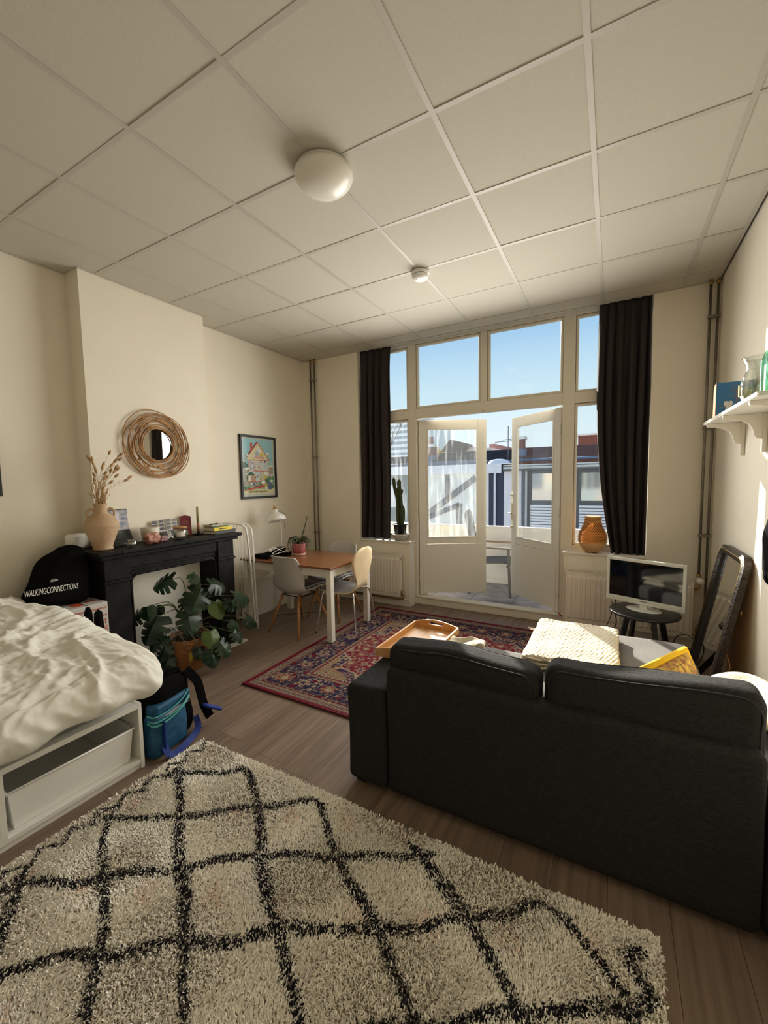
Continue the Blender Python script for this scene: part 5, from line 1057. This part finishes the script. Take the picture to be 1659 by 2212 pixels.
MB().box(-W_+q-.002, W_-q+.002, yf_+.006, yf_+.012, H0+.043, H1-q+.002).build('screen', 'tvblack', t, True); MB().box(-W_+.02, W_-.02, yb-.004, yb+.03, H0+.02, H1-.02).build('rear_shell', 'whitep', t, True, bevel=.012)
MB().lathe([(.128,0),(.130,.003),(.120,.008),(.04,.012),(0,.012)], 48, (.0,.0,0), ax=((1,0,0),(0,.72,0),(0,0,1))).build('stand_base', 'tvw', t, True); MB().box(-.028, .028, -.012, .012, .008, .06).build('stand_neck', 'tvw', t, True, bevel=.003)
MB().box(-.024, .024, yf_-.0006, yf_+.001, H0+.026, H0+.031).build('maker_mark', 'ink', t, True); MB().lathe([(.004,0),(.004,.001),(0,.001)], 10, (W_-.04, yf_, H0+.015), ax=((1,0,0),(0,0,1),(0,-1,0))).build('standby_light', 'ink', t, True)
def cable(name, pts, r, m, label):
    t = thing(name, pts[len(pts)//2], label, 'cable'); MB().tube(spline(pts, 8), r, 6).build('cable', m, t); return t
cable('power_cable', [(.02,3.93,.47),(.02,3.97,.36),(-.02,4.0,.22),(-.06,4.02,.10),(-.03,4.05,.006)], .0028, 'ink', 'black cable dropping at the window side of the round table')
cable('power_cable', [(.045,3.90,.50),(.04,3.95,.38),(.055,3.98,.27),(.0,4.02,.13),(-.04,4.08,.006)], .0032, 'ink', 'second black cable with a plug beside the round table')
cable('power_cable', [(.28,4.02,.48),(.28,4.05,.40),(.31,4.03,.25),(.36,3.98,.13),(.43,3.95,.03),(.50,3.95,.006)], .003, 'ink', 'black cable looping behind the round table legs')
cable('power_cable', [(.46,3.95,.006),(.455,3.96,.14),(.48,3.98,.22),(.54,4.0,.245),(.60,4.0,.215),(.655,4.0,.15),(.70,4.02,.03)], .0038, 'ink', 'thick black cable arching between table and leaning mirror')
random.seed(9)
for k, lab in enumerate(('white cable heap on the floor under the television, outer loop', 'white cable heap on the floor under the television, inner loop')):
    P = [Vector((.50+.09*math.cos(a*1.0+k)*(1+.25*math.sin(a*.37)), 3.72+.07*math.sin(a*1.3+k)*(1+.3*math.sin(a*.51)), .010+.03*random.random())) for a in [i*.62 for i in range(26)]]; cable('floor_cable', P, .0032, 'pagew' if k else 'steel', lab)
# leaning mirror
t = thing('leaning_mirror', (.62, 3.44, 0), 'tall old mirror in a dark gilt rounded frame leaning on the side wall', 'mirror')
mo = Vector((.545, 3.43, .002)); mU = Vector((.178, 0, .984)).normalized(); mV = Vector((0,-1,0)); mN = mU.cross(mV); mN = mN if mN.x < 0 else -mN; HW, HH = .325, 1.05
def rrect(w_, h0, h1, r_, n=8):
    P = []
    for cx_, cz_, a0 in ((w_-r_, h1-r_, 0), (-w_+r_, h1-r_, PI/2)): P += [(cx_+r_*math.cos(a0+PI/2*i/n), cz_+r_*math.sin(a0+PI/2*i/n)) for i in range(n+1)]
    return P+[(-w_, h0), (w_, h0)]
def fring(w0, a0, r0_, w1, a1, r1_, d0, d1, name, m):
    A, B = rrect(w0, a0, HH-a0, r0_), rrect(w1, a1, HH-a1, r1_); b = MB(); n = len(A)
    P = lambda q, d: mo+mV*q[0]+mU*q[1]+mN*d
    b.add([P(q, d0) for q in A]+[P(q, d1) for q in B], [(i, (i+1) % n, n+(i+1) % n, n+i) for i in range(n)]); return b.build(name, m, t)
fring(HW, 0, .10, HW, 0, .10, 0, .034, 'frame_edge', 'goldfr'); fring(HW, 0, .10, HW-.022, .022, .085, .034, .042, 'frame_outer', 'goldfr'); fring(HW-.022, .022, .085, HW-.026, .026, .08, .043, .043, 'gold_line', 'gold'); fring(HW-.026, .026, .08, HW-.055, .055, .06, .042, .026, 'frame_inner', 'goldfr'); fring(HW-.055, .055, .06, HW-.066, .066, .05, .026, .012, 'inner_moulding', 'blackp')
b = MB(); A = rrect(HW-.060, .060, HH-.060, .055); b.add([mo+mV*q[0]+mU*q[1]+mN*.013 for q in A], [tuple(range(len(A)))]); b.build('mirror_glass', 'mirror', t)
b = MB(); A = rrect(HW-.004, .004, HH-.004, .10); b.add([mo+mV*q[0]+mU*q[1]+mN*.002 for q in A]+[mo+mV*q[0]+mU*q[1]+mN*.008 for q in A], [tuple(range(len(A))), tuple(range(len(A), 2*len(A)))[::-1]]); b.build('backboard', 'wood', t)
MB().tube(spline([mo+mV*.31+mU*.45+mN*-.004, mo+mV*.34+mU*.38+mN*-.03, mo+mV*.33+mU*.32+mN*-.02, mo+mV*.37+mU*.27+mN*-.05], 5), .003, 6).build('hanging_string', 'wax2', t); MB().tube(arc(mo+mV*.325+mU*.72+mN*-.01, .012, 0, 2*PI, 10, (0,0,1), (0,1,0)), .003, 6).build('hanging_eye', 'brass', t)

# ================================================================== WALL SHELF
sh = thing('wall_shelf', (.64, 2.95, 1.87), 'white wall shelf on scrolled wooden brackets', 'shelf')
SY0, SY1, SX, SZ = 2.36, 3.555, .535, 1.885
MB().box(SX+.006, XR-.001, SY0, SY1, SZ-.020, SZ).build('board', 'white', sh, bevel=.002)
MB().box(SX, SX+.007, SY0, SY1, SZ-.018, SZ-.011).box(SX, SX+.007, SY0, SY1, SZ-.008, SZ-.001).build('moulded_edge', 'paintw', sh, kind='stuff')
for y in (3.475, 3.03, 2.50):
    P = [(0,0),(.175,0),(.178,-.010),(.172,-.020),(.13,-.024),(.115,-.030),(.09,-.036),(.06,-.055),(.042,-.085),(.036,-.115),(.030,-.125),(.028,-.135),(.0,-.140)]
    MB().prism([(a, z) for a, z in P], (XR-.022, y-.012, SZ-.0205), (-1,0,0), (0,0,1), (0,1,0), .024).build('bracket', 'paintw', sh, bevel=.002); MB().box(XR-.022, XR-.001, y-.014, y+.014, SZ-.235, SZ-.0205).build('bracket_post', 'paintw', sh, bevel=.002)
t = thing('game_box', (.64, 3.31, SZ), 'blue boxed set with pink line drawing standing on the wall shelf', 'box')
MB().box(.552, .735, 3.285, 3.335, SZ, 2.095).build('box', 'blueb', t, bevel=.002); MB().box(.5505, .552, 3.287, 3.333, SZ+.002, 2.093).build('box_side', 'redb', t); text('OO', .03, (.5503, 3.298, 2.06), (0,1,0), (0,0,1), t, 'yel', sx=.55)
dr = lambda *P, r_=.0011: MB().tube([(x, 3.284, z) for x, z in P], r_, 4).build('line_drawing', 'quartz', t)
dr(*[(.645+.022*math.cos(a*1.0)+.004*math.sin(5*a), 2.055+.013*math.sin(a)+.003*math.cos(4*a)) for a in [i*.35 for i in range(19)]]); dr((.648,2.042),(.646,2.01),(.650,1.98),(.642,1.95)); dr((.652,2.042),(.656,2.0),(.654,1.96)); dr((.62,2.02),(.648,2.0),(.68,2.01)); dr((.59,1.985),(.60,1.965),(.62,1.96)); dr((.56,1.96),(.58,1.945),(.60,1.95),(.63,1.93))
b = MB()
for k in range(9): a = random.uniform(0, 6.28); b.add([(.612+.012*math.cos(2*PI*i/8)+.012*math.cos(a), 3.2838-.00012*k, 1.965+.010*math.sin(2*PI*i/8)+.010*math.sin(a)) for i in range(8)], [tuple(range(8))])
b.add([(.598,3.2822,1.955),(.626,3.2822,1.955),(.622,3.2822,1.915),(.600,3.2822,1.915)], [(0,1,2,3)]); b.build('white_drawing', 'whiteink', t)
t = thing('orange_book', (.64, 3.36, SZ), 'orange book standing behind the blue box', 'book'); MB().box(.553, .72, 3.352, 3.372, SZ, 2.085).build('cover', mat('orange_cover', (.55,.20,.03), .5), t, bevel=.001); MB().box(.556, .718, 3.355, 3.369, 2.080, 2.0855).build('pages', 'pagew', t)
gv = (.612, 2.74, SZ); t = thing('glass_vase', gv, 'clear glass vase with a waisted neck on the wall shelf', 'vase')
MB().lathe([(.030,.0),(.045,.006),(.058,.035),(.061,.075),(.055,.11),(.042,.145),(.036,.165),(.040,.19),(.052,.218),(.056,.225),(.053,.226),(.036,.19),(.032,.165),(.038,.145),(.051,.11),(.057,.075),(.053,.035),(.04,.012),(0,.012)], 40, gv).build('vase', 'clear', t)
MB().lathe([(.0,.014),(.040,.016),(.0535,.04),(.056,.07),(.0,.071)], 30, gv).build('water', glass('pale_water', (.95,.93,.75)), t); MB().prism([(-.016,0),(.004,.002),(.008,.06),(-.010,.058)], Vector(gv)+Vector((-.062,-.0,.035)), (0,1,0), (0,0,1), (-1,0,0), .001).build('yellow_sticker', 'yel', t)
gb = (.650, 2.44, SZ); t = thing('green_bottle', gb, 'ribbed turquoise green glass bottle at the end of the wall shelf', 'bottle')
b = MB(); pr = [(.080,0),(.084,.006),(.085,.05),(.085,.12),(.083,.150),(.074,.178),(.055,.200),(.030,.215),(.022,.225),(.020,.27),(.024,.275),(.024,.285)]; n = 56; V = []
for r_, z in pr:
    for j in range(n): q = 2*PI*j/n; rr = r_*(1+.028*(1 if j % 4 < 2 else -1)*(1 if .004 < z < .19 else .2)); V.append((gb[0]+rr*math.cos(q), gb[1]+rr*math.sin(q), gb[2]+z))
b.add(V, [(i*n+j, i*n+(j+1) % n, (i+1)*n+(j+1) % n, (i+1)*n+j) for i in range(len(pr)-1) for j in range(n)]+[tuple(range(n))[::-1]]); b.build('bottle', 'greeng', t)
# black jacket hanging at the wall
def jk(V):
    for k in range(len(V)): x, y, z = V[k]; n_ = noise.noise_vector(Vector((x*9, y*9, z*5))); q = (z+.30)/.6; V[k] = (x*(1-.2*q)+.655+n_.x*.03, y*.75+2.38-.34*q*q-.02+n_.y*.04, z+1.335+n_.z*.02)
    return V
t = thing('hanging_jacket', (.66, 2.3, 1.0), 'black padded jacket hanging on the side wall', 'jacket'); V, F = softbox((.075, .15, .30), .07, 36, jk); npmesh('jacket', V, F, 'blackc', t)
MB().tube([(XR-.001, 2.03, 1.68), (.69, 2.03, 1.68), (.675, 2.03, 1.62)], .006, 8).build('loop', 'steel', t)

# ================================================================== THINGS ON THE SOFA
def knit(V, cx, cy, zc, seed):
    for k in range(len(V)):
        x, y, z = V[k]; n1 = noise.noise(Vector((x*5, y*5, seed)))*.014; up = 1 if z > 0 else .3
        cab = .0026*math.sin((x+y*.4)*260)*math.sin((y-x*.3)*200)+.0022*abs(math.sin((x*.5+y)*42+1.5*math.sin(x*60)))
        sg = .014*max(0, (abs(x)-.18)/.07)**2
        V[k] = (x+cx+.006*noise.noise(Vector((y*12, z*20, seed))), y+cy+.008*noise.noise(Vector((x*12, z*20, seed+3))), z+zc+(n1+cab)*up-sg)
    return V
t = thing('knit_blanket', (-.19, 2.72, .45), 'cream knitted blanket folded on the chaise', 'blanket'); rot = Matrix.Rotation(R(-2), 3, 'Z')
for k, (h, c_) in enumerate((((.245,.350,.013),(-.190,2.735,.463)), ((.236,.342,.011),(-.187,2.738,.486)), ((.250,.355,.013),(-.192,2.735,.508)))):
    V, F = softbox(h, .012, 170 if k == 2 else 60, lambda V: knit(V, *c_, k*3.3)); npmesh('fold', V, F, 'blanket', t)
b = MB()
for zz in (.466, .488, .510):   # cable edge along the fold near the cushions
    n = 44
    for i in range(n):
        x = -.438+.49*i/n; b.lathe([(0,-.009),(.005,-.007),(.0078,0),(.005,.007),(0,.009)], 7, (x+.006, 2.376+.006*math.sin(i*.7+zz*50), zz-.012*max(0, (abs(x+.19)-.17)/.07)**2+.003*math.sin(i*.5)), ax=((0,1,0),(0,0,1),Vector((1,.45,.2)).normalized()))
b.build('cable_edge', 'blanket', t, kind='stuff')
def pillow(name, c, ax, w_, h_, th, m, label, back=None):
    X, Y, Z = [Vector(a).normalized() for a in ax]; n = 40; V = []; F = []; t = thing(name, c, label, 'cushion'); c = Vector(c)
    for s, mm, nm in ((1, m, 'front_cover'), (-1, back or m, 'rear_cover')):
        V = []
        for i in range(n+1):
            for j in range(n+1):
                u, v = i/n*2-1, j/n*2-1; k = (1-u**2)*(1-v**2); pin = 1-.07*(1-abs(u*v))*(max(abs(u), abs(v))**4); z = s*th*max(0, k)**.38+.004*noise.noise(Vector((u*4, v*4, s)))*(k > .01)
                V.append(c+X*(u*w_*pin)+Y*(v*h_*pin)+Z*z)
        F = [(i*(n+1)+j, (i+1)*(n+1)+j, (i+1)*(n+1)+j+1, i*(n+1)+j+1) for i in range(n) for j in range(n)]
        if s < 0: F = [f[::-1] for f in F]
        npmesh(nm, V, F, mm, t)
    return t
PT = Vector((.350, 2.58, .622)); e1 = Vector((-.58, -.80, -.10)).normalized(); e2 = Vector((.02, -.50, -.86)); e2 = (e2-e1*e2.dot(e1)).normalized(); cN = e2.cross(e1)
cN = cN if cN.y < 0 else -cN; PW, PH = .225, .125; c0 = PT+e1*PW+e2*PH
t = pillow('yellow_cushion', c0, (e1, e2, cN), PW, PH, .072, 'patch', 'yellow cushion with a patterned face propped on the chaise', 'yellowf')
b = MB()
for A, B, wa, wb in ((e1, e2, PW, PH), (e2, e1, PH, PW)):
    for k in range(-2, 3):
        P = []
        for i in range(13): q = i/12*2-1; v = k/2.6; kk = (1-q*q)*(1-v*v); P.append(c0+A*(q*wa*.95)+B*(v*wb*.95)+cN*(.072*max(0, kk)**.38+.0015))
        b.tube(P, .0013, 4)
b.build('stitching', 'ink', t, kind='stuff')
MB().tube([c0+e1*(s1*PW*.985)+e2*(s2*PH*.985) for s1, s2 in ((1,-1),(1,1),(-1,1),(-1,-1))], .021, 8, closed=True).build('yellow_border', 'yellowf', t)
# cream throw over the arm near the wall
def thr(V):
    for k in range(len(V)): x, y, z = V[k]; n_ = noise.noise_vector(Vector((x*8, y*8, z*8+5))); V[k] = (x+.595+n_.x*.02, y+2.33+n_.y*.03, max(z, -.012)+.516+n_.z*.022+.02*math.sin(x*20+y*9))
    return V
V, F = softbox((.135, .235, .025), .02, 60, thr); t = thing('cream_throw', (.595, 2.33, .50), 'cream throw draped over the sofa arm by the sunlit wall', 'throw'); npmesh('throw', V, F, 'blanket', t)
def rag(V):
    for k in range(len(V)): x, y, z = V[k]; n_ = noise.noise_vector(Vector((x*14, y*14, z*9+2))); V[k] = (x-.63+n_.x*.022, y+1.955+n_.y*.02, z+.700+n_.z*.03+.03*abs(x)*-1.2)
    return V
V, F = softbox((.100, .050, .020), .018, 40, rag); t = thing('white_cloth', (-.68, 1.965, .45), 'crumpled off-white cloth lying behind the back cushion', 'cloth'); npmesh('cloth', V, F, 'blanket', t)
# wooden tray on the arm
ty = Vector((-1.022, 2.262, .5195)); a = R(-1); t = thing('wooden_tray', ty, 'pine serving tray with cut out handles on the sofa arm', 'tray', rz=a)
TW, TL, TH = .155, .265, .052
MB().box(-TW, TW, -TL, TL, 0, .006).build('tray_base', 'woodp', t, True)
for s in (-1, 1): MB().box(s*TW-.006, s*TW+.006, -TL, TL, 0, TH-.012).build('long_side', 'woodp', t, True, bevel=.002)
for s in (-1, 1):
    y = s*TL; b = MB()
    prof = lambda x: TH-.012+.026*max(0, math.cos(x/TW*PI/2*.98))**1.2*(1 if abs(x) < TW else 0)
    xs = np.linspace(-TW, TW, 25)
    for i in range(24):
        x0_, x1_ = xs[i], xs[i+1]; hole = abs((x0_+x1_)/2) < .048
        z0h, z1h = .033, .050
        segs = [(0, z0h), (z1h, None)] if hole else [(0, None)]
        for za, zb_ in segs:
            t0, t1 = (prof(x0_), prof(x1_)) if zb_ is None else (zb_, zb_); b.add([(x0_,y-.006,za),(x1_,y-.006,za),(x1_,y+.006,za),(x0_,y+.006,za),(x0_,y-.006,t0),(x1_,y-.006,t1),(x1_,y+.006,t1),(x0_,y+.006,t0)], [(0,3,2,1),(4,5,6,7),(0,1,5,4),(1,2,6,5),(2,3,7,6),(3,0,4,7)])
    b.build('handle_end', 'woodp', t, True)
t = thing('red_plug', (-.44, 4.515, .115), 'small red and white plug lying on the doorstep by the radiator', 'plug'); MB().tube([(-.455,4.53,.115),(-.435,4.515,.125)], .010, 8).build('red_cap', 'redink', t); MB().tube([(-.435,4.515,.125),(-.418,4.505,.118)], .008, 8).build('white_end', 'whitep', t)

# ================================================================== BALCONY
bf = struct('balcony_floor', MB().box(-4.6, 1.6, 4.76, 6.25, -.30, -.012), 'under', 'balcony floor of weathered grey brown pavers', 'floor')
for i in range(13):
    for j in range(3):
        x = -4.55+.5*i; y = 4.765+.5*j
        if y < 6.2: MB().box(x+.003, x+.497, y+.003, min(y+.497, 6.0), -.012, -.0005+random.uniform(-.001,.001)).build('paver', 'paver', bf)
struct('balcony_threshold', MB().box(-2.1, -.41, 4.66, 4.765, -.02, .03), 'paver', 'stone step outside the balcony doors', 'step')
struct('balcony_parapet', MB().box(-4.6, 1.6, 5.985, 6.03, -.30, .822).box(-4.6, 1.6, 5.972, 5.985, -.01, .09), 'para', 'white rendered balcony parapet wall', 'wall')
struct('parapet_coping', MB().box(-4.6, 1.6, 5.978, 6.037, .822, .837), 'fascia', 'thin white coping along the parapet', 'coping', bevel=.004)
t = thing('balcony_chair', (-1.40, 5.55, 0), 'dark grey garden armchair with wooden arms on the balcony', 'chair', rz=R(-97+12))
for s in (-1, 1):
    MB().bar((s*.27, .26, .002), (s*.275, .235, .625), .022, .034).build('leg', 'wfr', t, True, bevel=.003); MB().bar((s*.27, -.27, .002), (s*.265, -.20, .60), .022, .034).build('leg', 'wfr', t, True, bevel=.003)
    MB().bar((s*.275, -.25, .635), (s*.275, .265, .63), .022, .045, up=(1,0,0)).build('armrest', mat('weathered_teak', (.27,.18,.12), .7) if s < 0 else 'bark', t, True, bevel=.004)
b = MB(); P = spline([(0,.25,.40),(0,.20,.435),(0,0,.425),(0,-.17,.415),(0,-.23,.47),(0,-.27,.70),(0,-.33,1.02),(0,-.35,1.10)], 5); hw = np.interp(np.linspace(0, 1, len(P)), [0,.5,.62,.85,1], [.24,.24,.235,.22,.12])
b.add([(s*hw[i], p.y, p.z) for i, p in enumerate(P) for s in (-1, 0, 1)], [(i*3+j, i*3+j+1, i*3+j+4, i*3+j+3) for i in range(len(P)-1) for j in range(2)], 0, True).build('sling_seat', mat('grey_sling', (.085,.085,.085), .7), t, True, solid=.012)
MB().tube([(-.26,-.20,.40),(.26,-.20,.40)], .012, 8).tube([(-.26,.22,.395),(.26,.22,.395)], .012, 8).build('seat_rail', 'wfr', t, True, kind='stuff')

# ================================================================== NEIGHBOURS
gd = struct('street_ground', MB().box(-80, 60, 6.3, 160, -4.6, -4.5), 'ground', 'ground of the yards below the balcony', 'ground')
YF = 16
hA = thing('extension_building', (-6, YF, -4.5), 'pale rendered rear extension with white roof edge across the yard', 'building')
MB().box(-7.55, -4.21, YF, YF+2.8, -4.5, 1.74).build('wall', 'rend', hA); MB().box(-9.6, -7.55, YF+.02, YF+2.8, -4.5, 1.74).build('slate_wall', 'swall', hA); MB().box(-4.21, -3.65, YF+.01, YF+2.8, -4.5, 1.78).build('dark_wall', 'dwall', hA)
MB().box(-8.45, -3.71, YF-.12, YF+.1, 1.725, 2.085).build('white_fascia', 'fascia', hA, bevel=.01); MB().box(-8.4, -3.72, YF, YF+1.1, 1.74, 2.05).build('flat_roof', 'flash', hA); MB().box(-7.9, -4.6, YF+.3, YF+1.0, 2.05, 2.27).build('roof_upstand', 'lead', hA)
for a, b_, w_ in (((-6.82, .04), (-4.72, 1.56), .24), ((-5.90, 1.70), (-5.87, .70), .20), ((-6.8, -.08), (-5.38, .49), .20), ((-5.40, .53), (-5.40, -2.0), .24)): MB().bar((a[0], YF-.02, a[1]), (b_[0], YF-.02, b_[1]), w_, .04, up=(0,1,0)).build('flashing_strip', 'flash', hA)
MB().box(-9.0, -8.2, YF-.03, YF+.02, .35, 1.3).build('window', 'lilac', hA); MB().box(-7.5, -7.25, YF-.02, YF, .5, 1.45).build('window', 'fascia', hA)
MB().tube([(-3.97, YF-.08, 1.85), (-3.94, YF-.1, 1.70), (-3.96, YF-.06, 1.55), (-3.96, YF-.06, -4.5)], .045, 8).build('drainpipe', 'fascia', hA)
dm = MB().lathe([(.44,2.09),(.42,2.10),(.40,2.14),(.34,2.20),(.24,2.245),(.12,2.265),(0,2.27)], 28, (-3.9, YF+.35, 0)).build('skylight_dome', mat('opal_dome', (.80,.78,.80), .3), hA); MB().box(-4.36, -3.42, YF-.1, YF+.8, 2.06, 2.10).build('skylight_curb', 'fascia', hA)
hB = thing('window_building', (-1, YF, -4.5), 'lilac rendered building with grey window frames and slatted panels across the yard', 'building')
MB().box(-3.64, 3.2, YF+.03, YF+6, -4.5, 1.80).build('wall', 'lilac', hB); MB().box(-2.78, 3.2, YF+.01, YF+.04, -4.5, 1.78).build('window_band', 'wfr', hB)
MB().box(-2.98, -2.86, YF-.02, YF+.04, -4.5, 1.80).build('drain_channel', 'flash', hB)
for x0_, x1_ in ((-2.69, -1.72), (-1.05, .0), (.15, 1.2), (1.35, 2.4)):
    MB().box(x0_, x1_, YF-.06, YF+.0, .60, .69).box(x0_, x1_, YF-.06, YF, 1.67, 1.78).box(x0_, x0_+.09, YF-.06, YF, .69, 1.67).box(x1_-.13, x1_, YF-.06, YF, .69, 1.67).build('window_frame', 'wfr', hB); w_ = MB().box(x0_+.09, x1_-.13, YF-.03, YF-.02, .69, 1.67).build('window_pane', 'farg', hB)
    MB().box(x0_, x1_, YF-.01, YF+.02, -2.5, .60).build('panel_back', 'flash', hB)  # backing coloured dark to put shade into the gaps between slats
    for k in range(17): MB().box(x0_+.04, x1_-.04, YF-.05, YF-.012, .52-.105*k-.075, .52-.105*k).build('slat', 'slatc', hB)
MB().box(-3.65, 3.2, YF-.12, YF+.3, 1.79, 1.86).build('eave_board', 'wfr', hB); MB().box(-3.65, 3.2, YF-.05, YF+3, 1.86, 2.02).build('flat_roof_edge', 'rend', hB); MB().box(-3.65, 3.2, YF-.08, YF+.2, 1.945, 1.975).build('edge_strip', 'flash', hB)
def tileroof(name, x0, x1, ya, za, yb, zb, m, label):
    t = thing(name, ((x0+x1)/2, ya, za), label, 'roof'); nx = int((x1-x0)/.035); rows = 7; V = []; F = []
    for r_ in range(rows):
        for e_ in (0, 1):
            q = (r_+e_)/rows; 
            for i in range(nx+1): x = x0+(x1-x0)*i/nx; V.append((x, ya+(yb-ya)*q, za+(zb-za)*q+.035*math.sin(x*2*PI/.24)**2*.9+(.045 if e_ == 0 else 0)))
    k = nx+1
    for r_ in range(rows):
        for i in range(nx): a = 2*r_*k+i; F.append((a, a+1, a+k+1, a+k))
        if r_: 
            for i in range(nx): a = (2*r_-1)*k+i; F.append((a, a+1, a+k+1, a+k))
    o = npmesh('roof_tiles', V, F, m, t); o['kind'] = 'stuff'; MB().box(x0, x1, ya+.02, yb+3, za-.6, za-.01).box(x0, x1, yb-.05, yb+.2, za-.1, zb+.02).build('ridge', 'brick', t); MB().tube([(x0, ya-.05, za+.0), (x1, ya-.05, za+.0)], .05, 8).build('gutter', 'lead', t); return t
tileroof('dark_tiled_roof', -7.2, -3.45, 17.2, 2.20, 18.7, 2.76, 'tiled', 'dark pantile roof behind the skylight dome'); tileroof('red_tiled_roof', -3.45, 3.4, 17.2, 2.23, 18.7, 2.80, 'tiler', 'red brown pantile roof above the slatted building'); tileroof('slate_roof', -11.5, -7.75, 17.2, 2.20, 18.7, 2.66, 'tiled', 'dark roof seen past the cactus, below the tower block')
def chimney(x, y, z0, z1, w_, label, pot=True):
    t = thing('chimney', (x, y, z0), label, 'chimney'); MB().box(x-w_/2, x+w_/2, y, y+w_, z0, z1).build('stack', 'brick', t); MB().box(x-w_/2-.06, x+w_/2+.06, y-.06, y+w_+.06, z1, z1+.12).build('cap', 'rend', t)
    if pot: MB().lathe([(.10,0),(.12,.05),(.09,.3),(.12,.35)], 12, (x, y+w_/2, z1+.12)).build('chimney_pot', 'brick', t)
    MB().box(x-w_/2-.02, x+w_/2+.12, y-.05, y, z0, z0+.35).build('lead_flashing', 'lead', t)
chimney(-3.42, 17.6, 2.35, 3.10, .42, 'round shouldered brick chimney on the roofline behind the open door', False); chimney(-1.85, 18.9, 2.7, 3.05, .40, 'small brick chimney on the red roof beside the door post', False); chimney(-7.36, 17.6, 2.25, 3.0, .46, 'broad brick chimney seen through the dusty door pane')
t = thing('television_aerial', (-3.75, 17.6, 2.6), 'television aerial on a thin mast above the dark roof', 'aerial'); MB().tube([(-3.76,17.3,2.2),(-3.76,17.3,3.64)], .018, 6).build('mast', 'flash', t); MB().tube([(-4.30,17.3,3.01),(-3.3,17.3,3.04)], .014, 6).build('boom', 'flash', t); MB().tube([(-4.0,17.3,3.08),(-3.65,17.3,3.10)], .012, 6).build('element', 'flash', t)
t = thing('gabled_house', (-8.8, 24, 0), 'pale house with dark tiled gable roof beyond the yard', 'building')
MB().prism([(-10.1,2.2),(-8.65,3.86),(-7.0,3.35),(-6.2,3.30),(-6.2,-4.5),(-10.1,-4.5)], (0, 24.3, 0), (1,0,0), (0,0,1), (0,1,0), 4).build('walls', 'rend', t)
MB().prism([(-9.75,2.62),(-8.68,3.92),(-7.3,3.52),(-8.6,2.62)], (0, 24.0, 0), (1,0,0), (0,0,1), (0,1,0), .3).build('tiled_slope', 'tiled', t); MB().box(-6.95, -6.25, 24.1, 24.3, 2.3, 3.05).build('window', 'wfr', t); MB().box(-7.75, -7.35, 24.1, 24.3, 2.5, 3.05).build('window', 'farg', t)
t = thing('red_roofed_house', (-5.2, 25, 0), 'low red roof peeking over the dark tiles', 'building'); MB().prism([(-7.6,-4.5),(-7.6,3.90),(-7.2,3.90),(-6.0,3.56),(-6.0,-4.5)], (0, 29, 0), (1,0,0), (0,0,1), (0,1,0), 3).build('roof', mat('faded_red_roof', (.30,.17,.16), .8), t)
t = thing('brick_building', (0, 25.6, -4.5), 'red brick building with a white window above the red roof', 'building'); MB().box(-1.74, 4.5, 25.6, 31, -4.5, 3.84).build('wall', 'brick', t); MB().box(-1.8, 4.56, 25.5, 31, 3.80, 3.90).build('parapet', 'rend', t); MB().box(-1.0, -.5, 25.54, 25.6, 3.0, 3.24).build('window', 'fascia', t); MB().box(-1.76, -1.6, 25.54, 25.6, 3.0, 3.2).build('window', 'fascia', t)
t = thing('tower_block', (-28.5, 60, -4.5), 'distant grey tower block with white balcony bands behind bare branches', 'building'); MB().box(-33.5, -25.2, 60, 70, -4.5, 11.0).build('tower', 'tower', t)
for k in range(8): MB().box(-33.6, -28.3, 59.6, 60, 4.2+.86*k, 4.62+.86*k).build('balcony_band', 'towerw', t)
def twigs(x, y, z, s, seed, label, leaf):
    rg = random.Random(seed); t = thing('bare_tree', (x, y, -4.5), label, 'tree'); b = MB(); tipsl = []
    def grow(p, d, L_, r_, dep):
        q = p+d*L_; b.tube([p, (p+q)/2+Vector((rg.uniform(-.03,.03),0,rg.uniform(-.03,.03)))*L_, q], [r_, r_*.8, r_*.6], 5, caps=False)
        if dep == 0: tipsl.append(q); return
        for _ in range(3 if dep > 2 else 2): e = Vector((rg.uniform(-.8,.8), rg.uniform(-.5,.5), rg.uniform(.0,.6))); grow(q, (d+e).normalized(), L_*.72, r_*.6, dep-1)
    grow(Vector((x, y, -4.5)), Vector((0,0,1)), z+4.5, .06*s, 0); grow(Vector((x, y, z)), Vector((0,0,1)), .9*s, .05*s, 5); b.build('branches', 'bark', t, kind='stuff')
    if leaf:
        lb = MB()
        for p in tipsl*4: p = p+Vector((rg.gauss(0,.12), rg.gauss(0,.12), rg.gauss(0,.12))); h_ = .05; lb.add([p+Vector((-h_,0,0)), p+Vector((0,h_,-h_)), p+Vector((h_,0,0)), p+Vector((0,0,h_))], [(0,1,2,3)])
        lb.build('foliage', 'yleaf', t, kind='stuff')
twigs(-11.7, 22, 2.4, 1.25, 4, 'bare branching tree in front of the tower block', False); twigs(-8.95, 22.5, 2.0, .38, 9, 'small tree with yellow leaves beside the gabled house', True)
